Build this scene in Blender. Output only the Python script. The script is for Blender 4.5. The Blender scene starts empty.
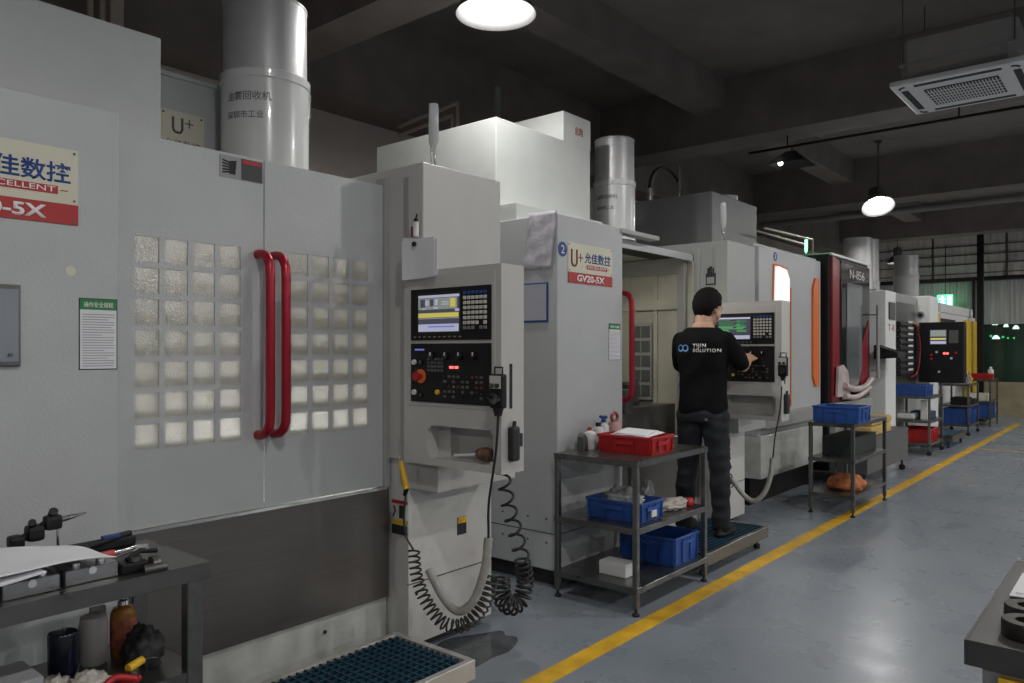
import bpy, bmesh, math, random
from mathutils import Vector, Matrix, noise
from mathutils.bvhtree import BVHTree
random.seed(7)
PI = math.pi
SC = bpy.context.scene
COL = SC.collection
V = Vector
# ------------------------------------------------------------------ camera
CAM_H = 1.4; YAW = math.radians(40.05); FPX = 766.0
cam = bpy.data.cameras.new('camera'); cam.sensor_width = 36; cam.lens = FPX / 1024 * 36
cam.shift_y = 8.5 / 1024; cam.clip_start = .05; cam.clip_end = 200
co = bpy.data.objects.new('camera', cam); COL.objects.link(co)
co.location = (0, 0, CAM_H); co.rotation_euler = (PI / 2, 0, YAW - PI / 2)
SC.camera = co
# ------------------------------------------------------------------ materials
MATS = {}
def mat(name, col, rough=.5, metal=0, var=.06, scale=6, bump=0, bscale=60, emit=None, estr=0, spec=.5, trans=0, coat=0, aniso=None, rvar=.0):
    if name in MATS: return MATS[name]
    m = bpy.data.materials.new(name); m.use_nodes = True
    nt = m.node_tree; b = nt.nodes['Principled BSDF']
    b.inputs['Roughness'].default_value = rough; b.inputs['Metallic'].default_value = metal
    b.inputs['Specular IOR Level'].default_value = spec
    b.inputs['Transmission Weight'].default_value = trans
    b.inputs['Coat Weight'].default_value = coat
    tc = nt.nodes.new('ShaderNodeTexCoord')
    nz = nt.nodes.new('ShaderNodeTexNoise'); nz.inputs['Scale'].default_value = scale; nz.inputs['Detail'].default_value = 5
    src = tc.outputs['Object']
    if aniso:
        mp = nt.nodes.new('ShaderNodeMapping'); mp.inputs['Scale'].default_value = aniso
        nt.links.new(src, mp.inputs[0]); src = mp.outputs[0]
    nt.links.new(src, nz.inputs['Vector'])
    rp = nt.nodes.new('ShaderNodeValToRGB')
    rp.color_ramp.elements[0].position = .3; rp.color_ramp.elements[1].position = .7
    c0 = [max(0, c * (1 - var)) for c in col]; c1 = [min(1, c * (1 + var)) for c in col]
    rp.color_ramp.elements[0].color = (*c0, 1); rp.color_ramp.elements[1].color = (*c1, 1)
    nt.links.new(nz.outputs[0], rp.inputs[0]); nt.links.new(rp.outputs[0], b.inputs['Base Color'])
    if rvar:
        mr = nt.nodes.new('ShaderNodeMapRange'); mr.inputs['To Min'].default_value = max(0, rough - rvar); mr.inputs['To Max'].default_value = min(1, rough + rvar)
        nt.links.new(nz.outputs[0], mr.inputs['Value']); nt.links.new(mr.outputs[0], b.inputs['Roughness'])
    if bump:
        n2 = nt.nodes.new('ShaderNodeTexNoise'); n2.inputs['Scale'].default_value = bscale; n2.inputs['Detail'].default_value = 3
        nt.links.new(src, n2.inputs['Vector'])
        bp = nt.nodes.new('ShaderNodeBump'); bp.inputs['Strength'].default_value = bump; bp.inputs['Distance'].default_value = .004
        nt.links.new(n2.outputs[0], bp.inputs['Height']); nt.links.new(bp.outputs[0], b.inputs['Normal'])
    if emit:
        b.inputs['Emission Color'].default_value = (*emit, 1); b.inputs['Emission Strength'].default_value = estr
    MATS[name] = m
    return m
paint = mat('grey machine paint', (.46, .475, .485), .36, var=.03, bump=.35, bscale=130)
paint_light = mat('light machine paint', (.34, .35, .34), .42, var=.03, bump=.2, bscale=120)
white_en = mat('bright white enamel', (.80, .81, .80), .4, var=.03)
paint_box = mat('white cabinet paint', (.62, .64, .62), .45, var=.04)
paint_dull = mat('dull grey paint', (.30, .305, .31), .5, var=.04)
paint_pend = mat('pendant beige paint', (.50, .49, .47), .42, var=.03, bump=.15, bscale=200)
beige = mat('beige interior enamel', (.50, .49, .41), .45, var=.06)
dirty_white = mat('scuffed white base', (.50, .51, .49), .5, var=.16, scale=9, rvar=.15)
steel_dark = mat('brushed stainless apron', (.17, .158, .148), .40, .8, var=.08, scale=3, aniso=(1, 1, 30), rvar=.06)
steel = mat('brushed stainless', (.18, .18, .175), .33, .9, var=.12, scale=5, aniso=(6, 1, 6), rvar=.08)
steel_tbl = mat('worn steel sheet', (.15, .15, .146), .30, .85, var=.22, scale=7, rvar=.12)
chrome = mat('bright steel', (.75, .75, .76), .15, 1, var=.04)
galv = mat('galvanised drum', (.56, .56, .57), .42, .3, var=.05, scale=14)
drum_white = mat('white drum enamel', (.62, .63, .63), .25, var=.03, coat=.3)
black = mat('black plastic', (.008, .008, .009), .5, var=.2, spec=.3)
black_gl = mat('gloss black', (.008, .008, .009), .12, var=.1, coat=.5)
rubber = mat('black rubber', (.014, .014, .015), .6, var=.2)
dark = mat('dark recess', (.02, .02, .02), .8)
red_handle = mat('red anodised handle', (.36, .012, .03), .28, .35, var=.05)
red_pl = mat('red plastic', (.42, .012, .016), .4, var=.08)
red_sign = mat('red sign ink', (.42, .03, .03), .5, var=.03)
red_pt = mat('dark red enamel', (.22, .012, .02), .3, var=.05)
blue_pl = mat('blue plastic', (.02, .075, .30), .42, var=.1)
blue_dk = mat('dark blue mat', (.01, .05, .085), .55, var=.25, scale=20)
blue_ink = mat('blue ink', (.015, .06, .24), .5, var=.03)
orange = mat('orange enamel', (.75, .17, .03), .4, var=.04)
yellow = mat('yellow plastic', (.70, .42, .02), .45, var=.05)
yellow_en = mat('yellow enamel', (.72, .48, .05), .4, var=.05)
cream = mat('cream sign enamel', (.64, .62, .50), .4, var=.03)
white_pl = mat('white plastic', (.70, .70, .70), .4, var=.03)
paper = mat('white paper', (.74, .74, .77), .8, var=.03)
paper_dirty = mat('crumpled greasy paper', (.50, .49, .54), .6, var=.22, scale=22, bump=.8, bscale=40)
blackink = mat('black ink', (.02, .02, .022), .7, var=.02)
grey_ink = mat('grey ink', (.30, .30, .32), .7, var=.02)
green_ink = mat('green ink', (.03, .22, .06), .6, var=.03)
white_ink = mat('white ink', (.85, .85, .85), .6, var=.02)
brown_ink = mat('brown ink', (.22, .07, .04), .5, var=.02)
conduit = mat('pale conduit pipe', (.50, .42, .36), .5, var=.05)
hose_grey = mat('grey corrugated hose', (.34, .33, .30), .5, var=.15, scale=30)
key_w = mat('ivory keys', (.62, .60, .52), .5, var=.06)
key_g = mat('grey keys', (.10, .10, .10), .5, var=.06)
concrete = mat('painted dark ceiling concrete', (.24, .215, .20), .85, var=.16, scale=2.2, bump=.2, bscale=30)
beam_m = mat('dark beam plaster', (.22, .19, .177), .85, var=.15, scale=3, bump=.2, bscale=30)
wall_m = mat('grey wall plaster', (.60, .55, .52), .85, var=.08, scale=2)
wall_side = mat('aisle wall plaster', (.34, .34, .34), .85, var=.08, scale=2)
tan = mat('tan wall base', (.30, .26, .17), .8, var=.2, scale=4)
skin = mat('skin', (.50, .29, .20), .5, var=.04)
cloth_bk = mat('black cotton', (.007, .007, .008), .95, spec=.12, var=.25, scale=8, bump=.3, bscale=9)
denim = mat('grey black denim', (.026, .028, .034), .9, spec=.2, var=.35, scale=10, bump=.8, bscale=14)
hair_m = mat('black hair', (.006, .005, .005), .75, spec=.15, var=.3, scale=40, bump=1, bscale=120)
clear_pl = mat('clear acrylic', (.70, .72, .72), .12, trans=.35, var=.02)
amber = mat('amber oil bottle', (.30, .13, .02), .15, var=.05, trans=.3)
orange_cloth = mat('orange cleaning cloth', (.50, .17, .07), .85, var=.15, scale=14, bump=.8, bscale=30)
bag_pl = mat('cloudy plastic bag', (.42, .44, .44), .25, trans=.25, var=.2, scale=20, bump=.8, bscale=30)
pink = mat('pinkish oil can', (.50, .30, .28), .4, var=.1)
rag = mat('white knitted glove', (.50, .46, .42), .9, var=.2, scale=20, bump=.8, bscale=60)
lamp_in = mat('satin grey reflector', (.045, .045, .045), .35, var=.01)
lamp_out = mat('grey lamp housing', (.10, .10, .10), .4, .3)
bulb_m = mat('lit diffuser', (1, .98, .94), .5, emit=(1, .97, .92), estr=14)
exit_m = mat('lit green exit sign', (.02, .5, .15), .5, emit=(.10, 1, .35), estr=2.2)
exit_w = mat('lit white exit pictogram', (.9, 1, .9), .5, emit=(.8, 1, .85), estr=4)
green_led = mat('lit green signal lamp', (.05, .8, .2), .4, emit=(.15, 1, .3), estr=5)
red_led = mat('lit red digits', (.8, .1, .1), .4, emit=(1, .12, .1), estr=2)
green_px = mat('lit green screen text', (.1, .8, .2), .4, emit=(.12, .5, .15), estr=.35)
scr_bg = mat('lit dark screen', (.02, .02, .03), .3, emit=(.07, .07, .10), estr=.6)
scr_w = mat('lit pale screen rows', (.5, .5, .7), .3, emit=(.36, .38, .50), estr=.6)
scr_y = mat('lit yellow screen rows', (.6, .55, .1), .3, emit=(.55, .48, .10), estr=.6)
scr_g = mat('lit grey screen blocks', (.4, .45, .4), .3, emit=(.25, .28, .25), estr=.35)
scr_b = mat('lit blue screen row', (.1, .1, .5), .3, emit=(.12, .14, .45), estr=.8)
grille_m = mat('dark slotted grille', (.035, .035, .037), .6)
ac_m = mat('white appliance plastic', (.85, .85, .86), .45, var=.02)

# translucent granular door panes
pane_m = bpy.data.materials.new('granular frosted acrylic'); pane_m.use_nodes = True
_n = pane_m.node_tree; _n.nodes.clear()
def _nn(t): return _n.nodes.new(t)
o_ = _nn('ShaderNodeOutputMaterial'); mx = _nn('ShaderNodeMixShader'); tl = _nn('ShaderNodeBsdfTranslucent'); gl = _nn('ShaderNodeBsdfGlossy'); df = _nn('ShaderNodeBsdfDiffuse'); m2 = _nn('ShaderNodeMixShader')
tc = _nn('ShaderNodeTexCoord'); vz = _nn('ShaderNodeTexVoronoi'); vz.inputs['Scale'].default_value = 150; bp = _nn('ShaderNodeBump'); bp.inputs['Strength'].default_value = .3; bp.inputs['Distance'].default_value = .002
_n.links.new(tc.outputs['Object'], vz.inputs['Vector']); _n.links.new(vz.outputs['Distance'], bp.inputs['Height'])
for s in (gl, df, tl): _n.links.new(bp.outputs[0], s.inputs['Normal'])
tl.inputs['Color'].default_value = (.84, .83, .80, 1); gl.inputs['Color'].default_value = (.75, .75, .75, 1); gl.inputs['Roughness'].default_value = .22
df.inputs['Color'].default_value = (.38, .37, .34, 1)
m2.inputs['Fac'].default_value = .5; _n.links.new(df.outputs[0], m2.inputs[1]); _n.links.new(tl.outputs[0], m2.inputs[2])
mx.inputs['Fac'].default_value = .22; _n.links.new(m2.outputs[0], mx.inputs[1]); _n.links.new(gl.outputs[0], mx.inputs[2]); _n.links.new(mx.outputs[0], o_.inputs[0])

# epoxy floor
floor_m = bpy.data.materials.new('blue grey epoxy floor'); floor_m.use_nodes = True
nt = floor_m.node_tree; b = nt.nodes['Principled BSDF']; tc = nt.nodes.new('ShaderNodeTexCoord')
n1 = nt.nodes.new('ShaderNodeTexNoise'); n1.inputs['Scale'].default_value = .9; n1.inputs['Detail'].default_value = 6
n2 = nt.nodes.new('ShaderNodeTexNoise'); n2.inputs['Scale'].default_value = 3.5; n2.inputs['Detail'].default_value = 8
r1 = nt.nodes.new('ShaderNodeValToRGB'); r1.color_ramp.elements[0].color = (.20, .232, .27, 1); r1.color_ramp.elements[1].color = (.27, .30, .335, 1)
r1.color_ramp.elements[0].position = .3; r1.color_ramp.elements[1].position = .7
r2 = nt.nodes.new('ShaderNodeMapRange'); r2.inputs['To Min'].default_value = .16; r2.inputs['To Max'].default_value = .42
nt.links.new(tc.outputs['Object'], n1.inputs['Vector']); nt.links.new(tc.outputs['Object'], n2.inputs['Vector'])
nt.links.new(n1.outputs[0], r1.inputs[0]); nt.links.new(r1.outputs[0], b.inputs['Base Color'])
nt.links.new(n2.outputs[0], r2.inputs['Value']); nt.links.new(r2.outputs[0], b.inputs['Roughness'])
line_m = mat('worn yellow floor paint', (.72, .42, .03), .4, var=.25, scale=7)
glass_dk = mat('dark reflective glazing', (.04, .075, .06), .12, var=.5, scale=1.3, coat=.4)
_g = glass_dk.node_tree; _p = _g.nodes['Principled BSDF']; _t = _g.nodes.new('ShaderNodeBsdfTransparent'); _t.inputs[0].default_value = (.8, .95, .88, 1); _m = _g.nodes.new('ShaderNodeMixShader'); _m.inputs[0].default_value = .5
_g.links.new(_t.outputs[0], _m.inputs[1]); _g.links.new(_p.outputs[0], _m.inputs[2]); _g.links.new(_m.outputs[0], _g.nodes['Material Output'].inputs[0])
strip_m = mat('hanging plastic strips', (.30, .31, .30), .35, var=.35, scale=3, aniso=(1, 9, .4))
corr_m = mat('brown grey cladding', (.66, .62, .60), .7, var=.2, scale=2, aniso=(1, 6, 1))

# ------------------------------------------------------------------ mesh builder
class MB:
    def __init__(s): s.bm = bmesh.new()
    def _merge(s, t, m=0):
        for f in t.faces: f.material_index = m
        me = bpy.data.meshes.new('t'); t.to_mesh(me); t.free(); s.bm.from_mesh(me); bpy.data.meshes.remove(me); return s
    def box(s, x0, x1, y0, y1, z0, z1, m=0, bev=0, seg=2, M=None):
        t = bmesh.new(); bmesh.ops.create_cube(t, size=1)
        for v in t.verts:
            v.co = V((x0 if v.co.x < 0 else x1, y0 if v.co.y < 0 else y1, z0 if v.co.z < 0 else z1))
        if bev:
            bmesh.ops.bevel(t, geom=t.edges[:], offset=bev, segments=seg, affect='EDGES', profile=.6)
        bmesh.ops.recalc_face_normals(t, faces=t.faces)
        if M: t.transform(M)
        return s._merge(t, m)
    def cyl(s, p0, p1, r0, r1=None, seg=24, m=0):
        r1 = r0 if r1 is None else r1
        p0 = V(p0); p1 = V(p1); d = p1 - p0; t = bmesh.new()
        bmesh.ops.create_cone(t, cap_ends=True, segments=seg, radius1=max(r0, 1e-5), radius2=max(r1, 1e-5), depth=d.length)
        for f in t.faces:
            f.smooth = len(f.verts) == 4
            if len(f.verts) != 4:
                for e in f.edges: e.smooth = False
        t.transform(Matrix.Translation((p0 + p1) / 2) @ d.to_track_quat('Z', 'Y').to_matrix().to_4x4())
        return s._merge(t, m)
    def sph(s, c, r, m=0, seg=20, M=None):
        t = bmesh.new(); bmesh.ops.create_uvsphere(t, u_segments=seg, v_segments=max(8, seg * 2 // 3), radius=1)
        r = (r, r, r) if not hasattr(r, '__len__') else r
        for v in t.verts: v.co = V((v.co.x * r[0], v.co.y * r[1], v.co.z * r[2]))
        for f in t.faces: f.smooth = True
        if M: t.transform(M)
        t.transform(Matrix.Translation(V(c)))
        return s._merge(t, m)
    def lathe(s, prof, c=(0, 0, 0), seg=32, m=0, M=None, sharp=True, closed=False):
        t = bmesh.new(); rings = []
        for r, z in prof:
            rings.append([t.verts.new((max(r, 1e-4) * math.cos(2 * PI * i / seg), max(r, 1e-4) * math.sin(2 * PI * i / seg), z)) for i in range(seg)])
        for a, b_ in zip(rings, rings[1:]):
            for i in range(seg):
                t.faces.new((a[i], a[(i + 1) % seg], b_[(i + 1) % seg], b_[i])).smooth = True
        if closed:
            for i in range(seg): t.faces.new((rings[-1][i], rings[-1][(i + 1) % seg], rings[0][(i + 1) % seg], rings[0][i])).smooth = True
        else:
            if prof[0][0] > 1e-3: t.faces.new(rings[0][::-1])
            if prof[-1][0] > 1e-3: t.faces.new(rings[-1])
        bmesh.ops.recalc_face_normals(t, faces=t.faces)
        if sharp:
            for e in t.edges:
                if len(e.link_faces) == 2 and e.calc_face_angle(0) > .6: e.smooth = False
        if M: t.transform(M)
        t.transform(Matrix.Translation(V(c)))
        return s._merge(t, m)
    def tube(s, pts, r, seg=8, m=0, cap=True):
        pts = [V(p) for p in pts]; t = bmesh.new(); n = len(pts); rings = []
        up = None
        for i, p in enumerate(pts):
            d = (pts[min(i + 1, n - 1)] - pts[max(i - 1, 0)])
            if d.length < 1e-9: d = V((0, 0, 1))
            d.normalize()
            if up is None: up = d.orthogonal().normalized()
            up = up - d * up.dot(d)
            up = up.normalized() if up.length > 1e-6 else d.orthogonal().normalized()
            w = d.cross(up); rr = r[i] if hasattr(r, '__len__') else r
            rings.append([t.verts.new(p + (up * math.cos(2 * PI * k / seg) + w * math.sin(2 * PI * k / seg)) * rr) for k in range(seg)])
        for a, b_ in zip(rings, rings[1:]):
            for i in range(seg): t.faces.new((a[i], a[(i + 1) % seg], b_[(i + 1) % seg], b_[i])).smooth = True
        if cap:
            for f in (t.faces.new(rings[0][::-1]), t.faces.new(rings[-1])):
                for e in f.edges: e.smooth = False
        return s._merge(t, m)
    def prism(s, poly, axis, a0, a1, m=0):   # poly in the two remaining axes, extruded along axis
        t = bmesh.new()
        def P(p, a):
            return V({'x': (a, p[0], p[1]), 'y': (p[0], a, p[1]), 'z': (p[0], p[1], a)}[axis])
        A = [t.verts.new(P(p, a0)) for p in poly]; B = [t.verts.new(P(p, a1)) for p in poly]
        t.faces.new(A); t.faces.new(B[::-1]); n = len(poly)
        for i in range(n): t.faces.new((A[i], A[(i + 1) % n], B[(i + 1) % n], B[i]))
        bmesh.ops.recalc_face_normals(t, faces=t.faces)
        return s._merge(t, m)
    def sheet(s, o, u, v, nu, nv, fn=None, th=.0015, m=0):   # thin solid sheet, fn displaces along normal
        o = V(o); u = V(u); v = V(v); nrm = u.cross(v).normalized(); t = bmesh.new(); L = []
        for side in (0, 1):
            g = [[t.verts.new(o + u * (i / nu) + v * (j / nv) + nrm * ((fn(i / nu, j / nv) if fn else 0) + side * th)) for j in range(nv + 1)] for i in range(nu + 1)]
            L.append(g)
            for i in range(nu):
                for j in range(nv):
                    q = (g[i][j], g[i + 1][j], g[i + 1][j + 1], g[i][j + 1])
                    t.faces.new(q if side else q[::-1]).smooth = bool(fn)
        a, b_ = L
        loop = [(i, 0) for i in range(nu)] + [(nu, j) for j in range(nv)] + [(i, nv) for i in range(nu, 0, -1)] + [(0, j) for j in range(nv, 0, -1)]
        for k in range(len(loop)):
            i, j = loop[k]; i2, j2 = loop[(k + 1) % len(loop)]
            t.faces.new((a[i][j], a[i2][j2], b_[i2][j2], b_[i][j]))
        return s._merge(t, m)
    def addmesh(s, me, M=None, m=0):
        t = bmesh.new(); t.from_mesh(me)
        if M: t.transform(M)
        return s._merge(t, m)
    def ring(s, x0, x1, y0, y1, w, z0, z1, m=0, bev=0):
        s.box(x0, x1, y0, y0 + w, z0, z1, m, bev, 1); s.box(x0, x1, y1 - w, y1, z0, z1, m, bev, 1)
        s.box(x0, x0 + w, y0 + w, y1 - w, z0, z1, m, 0, 1); s.box(x1 - w, x1, y0 + w, y1 - w, z0, z1, m, 0, 1); return s
    def build(s, name, mats, parent=None, root=None, label=None):
        if not isinstance(mats, (list, tuple)): mats = [mats]
        r = root or parent
        if r is not None:
            while r.parent: r = r.parent
            s.bm.transform(Matrix.Translation(-V(r.get('_o', (0, 0, 0)))))
        me = bpy.data.meshes.new(name); s.bm.to_mesh(me); s.bm.free()
        for m in mats: me.materials.append(m)
        o = bpy.data.objects.new(name, me); COL.objects.link(o)
        if parent is not None: o.parent = parent
        if label: o['label'] = label
        return o
ROOTS = []
def thing(name, label, cat, loc=(0, 0, 0), group=None, rz=0):
    o = bpy.data.objects.new(name, None); COL.objects.link(o); o.empty_display_size = .1
    o.location = loc; o['label'] = label; o['category'] = cat; o['_o'] = tuple(loc)
    if group: o['group'] = group
    o.rotation_euler.z = rz
    ROOTS.append(o)
    return o
def tag(o, label, cat, group=None):
    o['label'] = label; o['category'] = cat
    if group: o['group'] = group
    return o
def single(mb, name, mats, label, cat, loc=(0, 0, 0), group=None):
    """one-mesh thing, mesh built in world coordinates, origin moved to loc"""
    mb.bm.transform(Matrix.Translation(-V(loc)))
    o = mb.build(name, mats); o.location = loc
    return tag(o, label, cat, group)
def struct(mb, name, mats):
    o = mb.build(name, mats); o['kind'] = 'structure'; return o
_tc = {}
def text_mesh(s, bold=0):
    if (s, bold) in _tc: return _tc[(s, bold)]
    c = bpy.data.curves.new('t', 'FONT'); c.body = s; c.extrude = 0; c.resolution_u = 3; c.offset = bold; c.space_character = 1.22 if bold == .006 else 1
    o = bpy.data.objects.new('t', c); COL.objects.link(o)
    dg = bpy.context.evaluated_depsgraph_get(); me = bpy.data.meshes.new_from_object(o.evaluated_get(dg))
    bpy.data.objects.remove(o); bpy.data.curves.remove(c)
    bm = bmesh.new(); bm.from_mesh(me)
    r = bmesh.ops.extrude_face_region(bm, geom=bm.faces[:])
    for e in r['geom']:
        if isinstance(e, bmesh.types.BMVert): e.co.z += .02
    bmesh.ops.recalc_face_normals(bm, faces=bm.faces)
    bm.to_mesh(me); bm.free(); _tc[(s, bold)] = me
    return me
def put_text(mb, s, o, right, up, w=None, h=None, m=0, depth=.0012, bold=0):
    """text filling a w x h box whose lower-left corner is o"""
    me = text_mesh(s, bold); xs = [v.co.x for v in me.vertices]; ys = [v.co.y for v in me.vertices]
    x0, x1, y0, y1 = min(xs), max(xs), min(ys), max(ys)
    if w is None: w = (x1 - x0) * h / (y1 - y0)
    if h is None: h = (y1 - y0) * w / (x1 - x0)
    sx, sy = w / (x1 - x0), h / (y1 - y0); right = V(right).normalized(); up = V(up).normalized(); n = right.cross(up)
    M = Matrix.Translation(V(o)) @ Matrix([(*[right[i], up[i], n[i]], 0) for i in range(3)] + [(0, 0, 0, 1)]) @ Matrix.Diagonal((sx, sy, depth / .02, 1)) @ Matrix.Translation((-x0, -y0, 0))
    mb.addmesh(me, M, m); return w
def on_x(u, v, X):      # point of the plane x = X seen at a photograph pixel
    a = (u - 512) / FPX; f = math.cos(YAW) + a * math.sin(YAW); g = math.sin(YAW) - a * math.cos(YAW); t = X / f
    return V((X, g * t, CAM_H + (350 - v) / FPX * t))
FY = ((1, 0, 0), (0, 0, 1))      # on a face that looks to -Y : right, up
FX = ((0, -1, 0), (0, 0, 1))     # on a face that looks to -X

# ------------------------------------------------------------------ the room
m_ = MB(); m_.box(-5, 19.4, -12, 5.8, -.1, 0); struct(m_, 'floor', floor_m)
m_ = MB(); m_.box(-5, 19.4, -12, 5.8, 4.35, 4.5); struct(m_, 'ceiling', concrete)
m_ = MB(); m_.box(-5, 19.4, 5.6, 5.8, 0, 4.35); m_.box(-5, 19.2, 5.2, 5.6, 3.5, 4.35, 1); struct(m_, 'wall_left', [wall_m, beam_m])
m_ = MB(); m_.box(-5, 19.4, -12.2, -12, 0, 4.35); struct(m_, 'wall_right', wall_side)
m_ = MB(); m_.box(-5.2, -5, -12.2, 5.8, 0, 4.35); struct(m_, 'wall_back', wall_side)
m_ = MB(); m_.box(19.2, 19.4, -12, 5.6, 2.95, 4.35)
for k in range(4): m_.box(19.17, 19.2, -12, 5.6, 3.06 + k * .2, 3.08 + k * .2, 2)
for k in range(7): m_.box(19.16, 19.2, 5.2 - k * 1.4, 5.24 - k * 1.4, 2.95, 4.35, 1)
struct(m_, 'wall_front', [corr_m, mat('brown girt', (.09, .075, .065), .7), mat('cladding seam', (.12, .10, .09), .7)])
m_ = MB(); m_.box(19.15, 19.4, -12, 5.6, 0, .72); struct(m_, 'baseboard_front', tan)
m_ = MB(); m_.box(19.24, 19.28, -12, 5.6, .72, 2.95); struct(m_, 'window_1', glass_dk)
m_ = MB()
for k in range(46): m_.box(19.19 + .008 * (k % 2), 19.2 + .008 * (k % 2), 5.5 - k * .2, 5.5 - k * .2 + .21, 1.95, 2.9)
o = struct(m_, 'trim_1', strip_m)
m_ = MB(); m_.box(27, 27.2, -14, 8, 0, 4.5); m_.box(19.4, 27.2, -14, 8, -.1, 0); m_.box(19.4, 27.2, -14, 8, 4.4, 4.5); m_.box(19.4, 27.2, 8, 8.2, 0, 4.5); struct(m_, 'wall_added_beyond', mat('dim green added hall', (.10, .16, .13), .9, var=.4, scale=.6))  # hall added behind the glazing to back the glowing reflection dots
m_ = MB(); m_.box(19.1, 19.2, -12, 5.6, 2.9, 2.98); 
for y in (5.0, 3.0, 1.0, -1): m_.box(19.12, 19.2, y, y + .05, .72, 2.95)
struct(m_, 'trim_2', black)
for i, x in enumerate((-1.35, 3.26, 7.86, 12.5, 17.1)):
    m_ = MB(); m_.box(x, x + (.36 if i < 2 else .48), -12, 5.6, 3.68, 4.36); struct(m_, 'trim_%d' % (i + 3), beam_m)
for i, (y0, y1) in enumerate(((3.59, 3.91), (-1.2, -.88), (1.2, 1.5))):
    if i == 2: continue
    m_ = MB(); m_.box(-5, 19.2, y0, y1, 4.0, 4.36); struct(m_, 'trim_%d' % (i + 8), beam_m)
m_ = MB(); m_.box(-5, 17.4, 1.945, 2.045, 0, .002); struct(m_, 'trim_11', line_m)
m_ = MB(); m_.box(12.55, 12.6, -2, 1.945, 0, .002); struct(m_, 'trim_12', line_m)
# free-standing black steel post by the end wall
m_ = MB(); m_.box(17.5, 17.62, 2.60, 2.71, .0, 4.35, bev=.006); m_.box(17.44, 17.68, 2.55, 2.76, 0, .015); single(m_, 'steel_post', black, 'slim black steel post rising to the beam beside the end wall glazing', 'post', (17.56, 2.65, 0))

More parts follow.
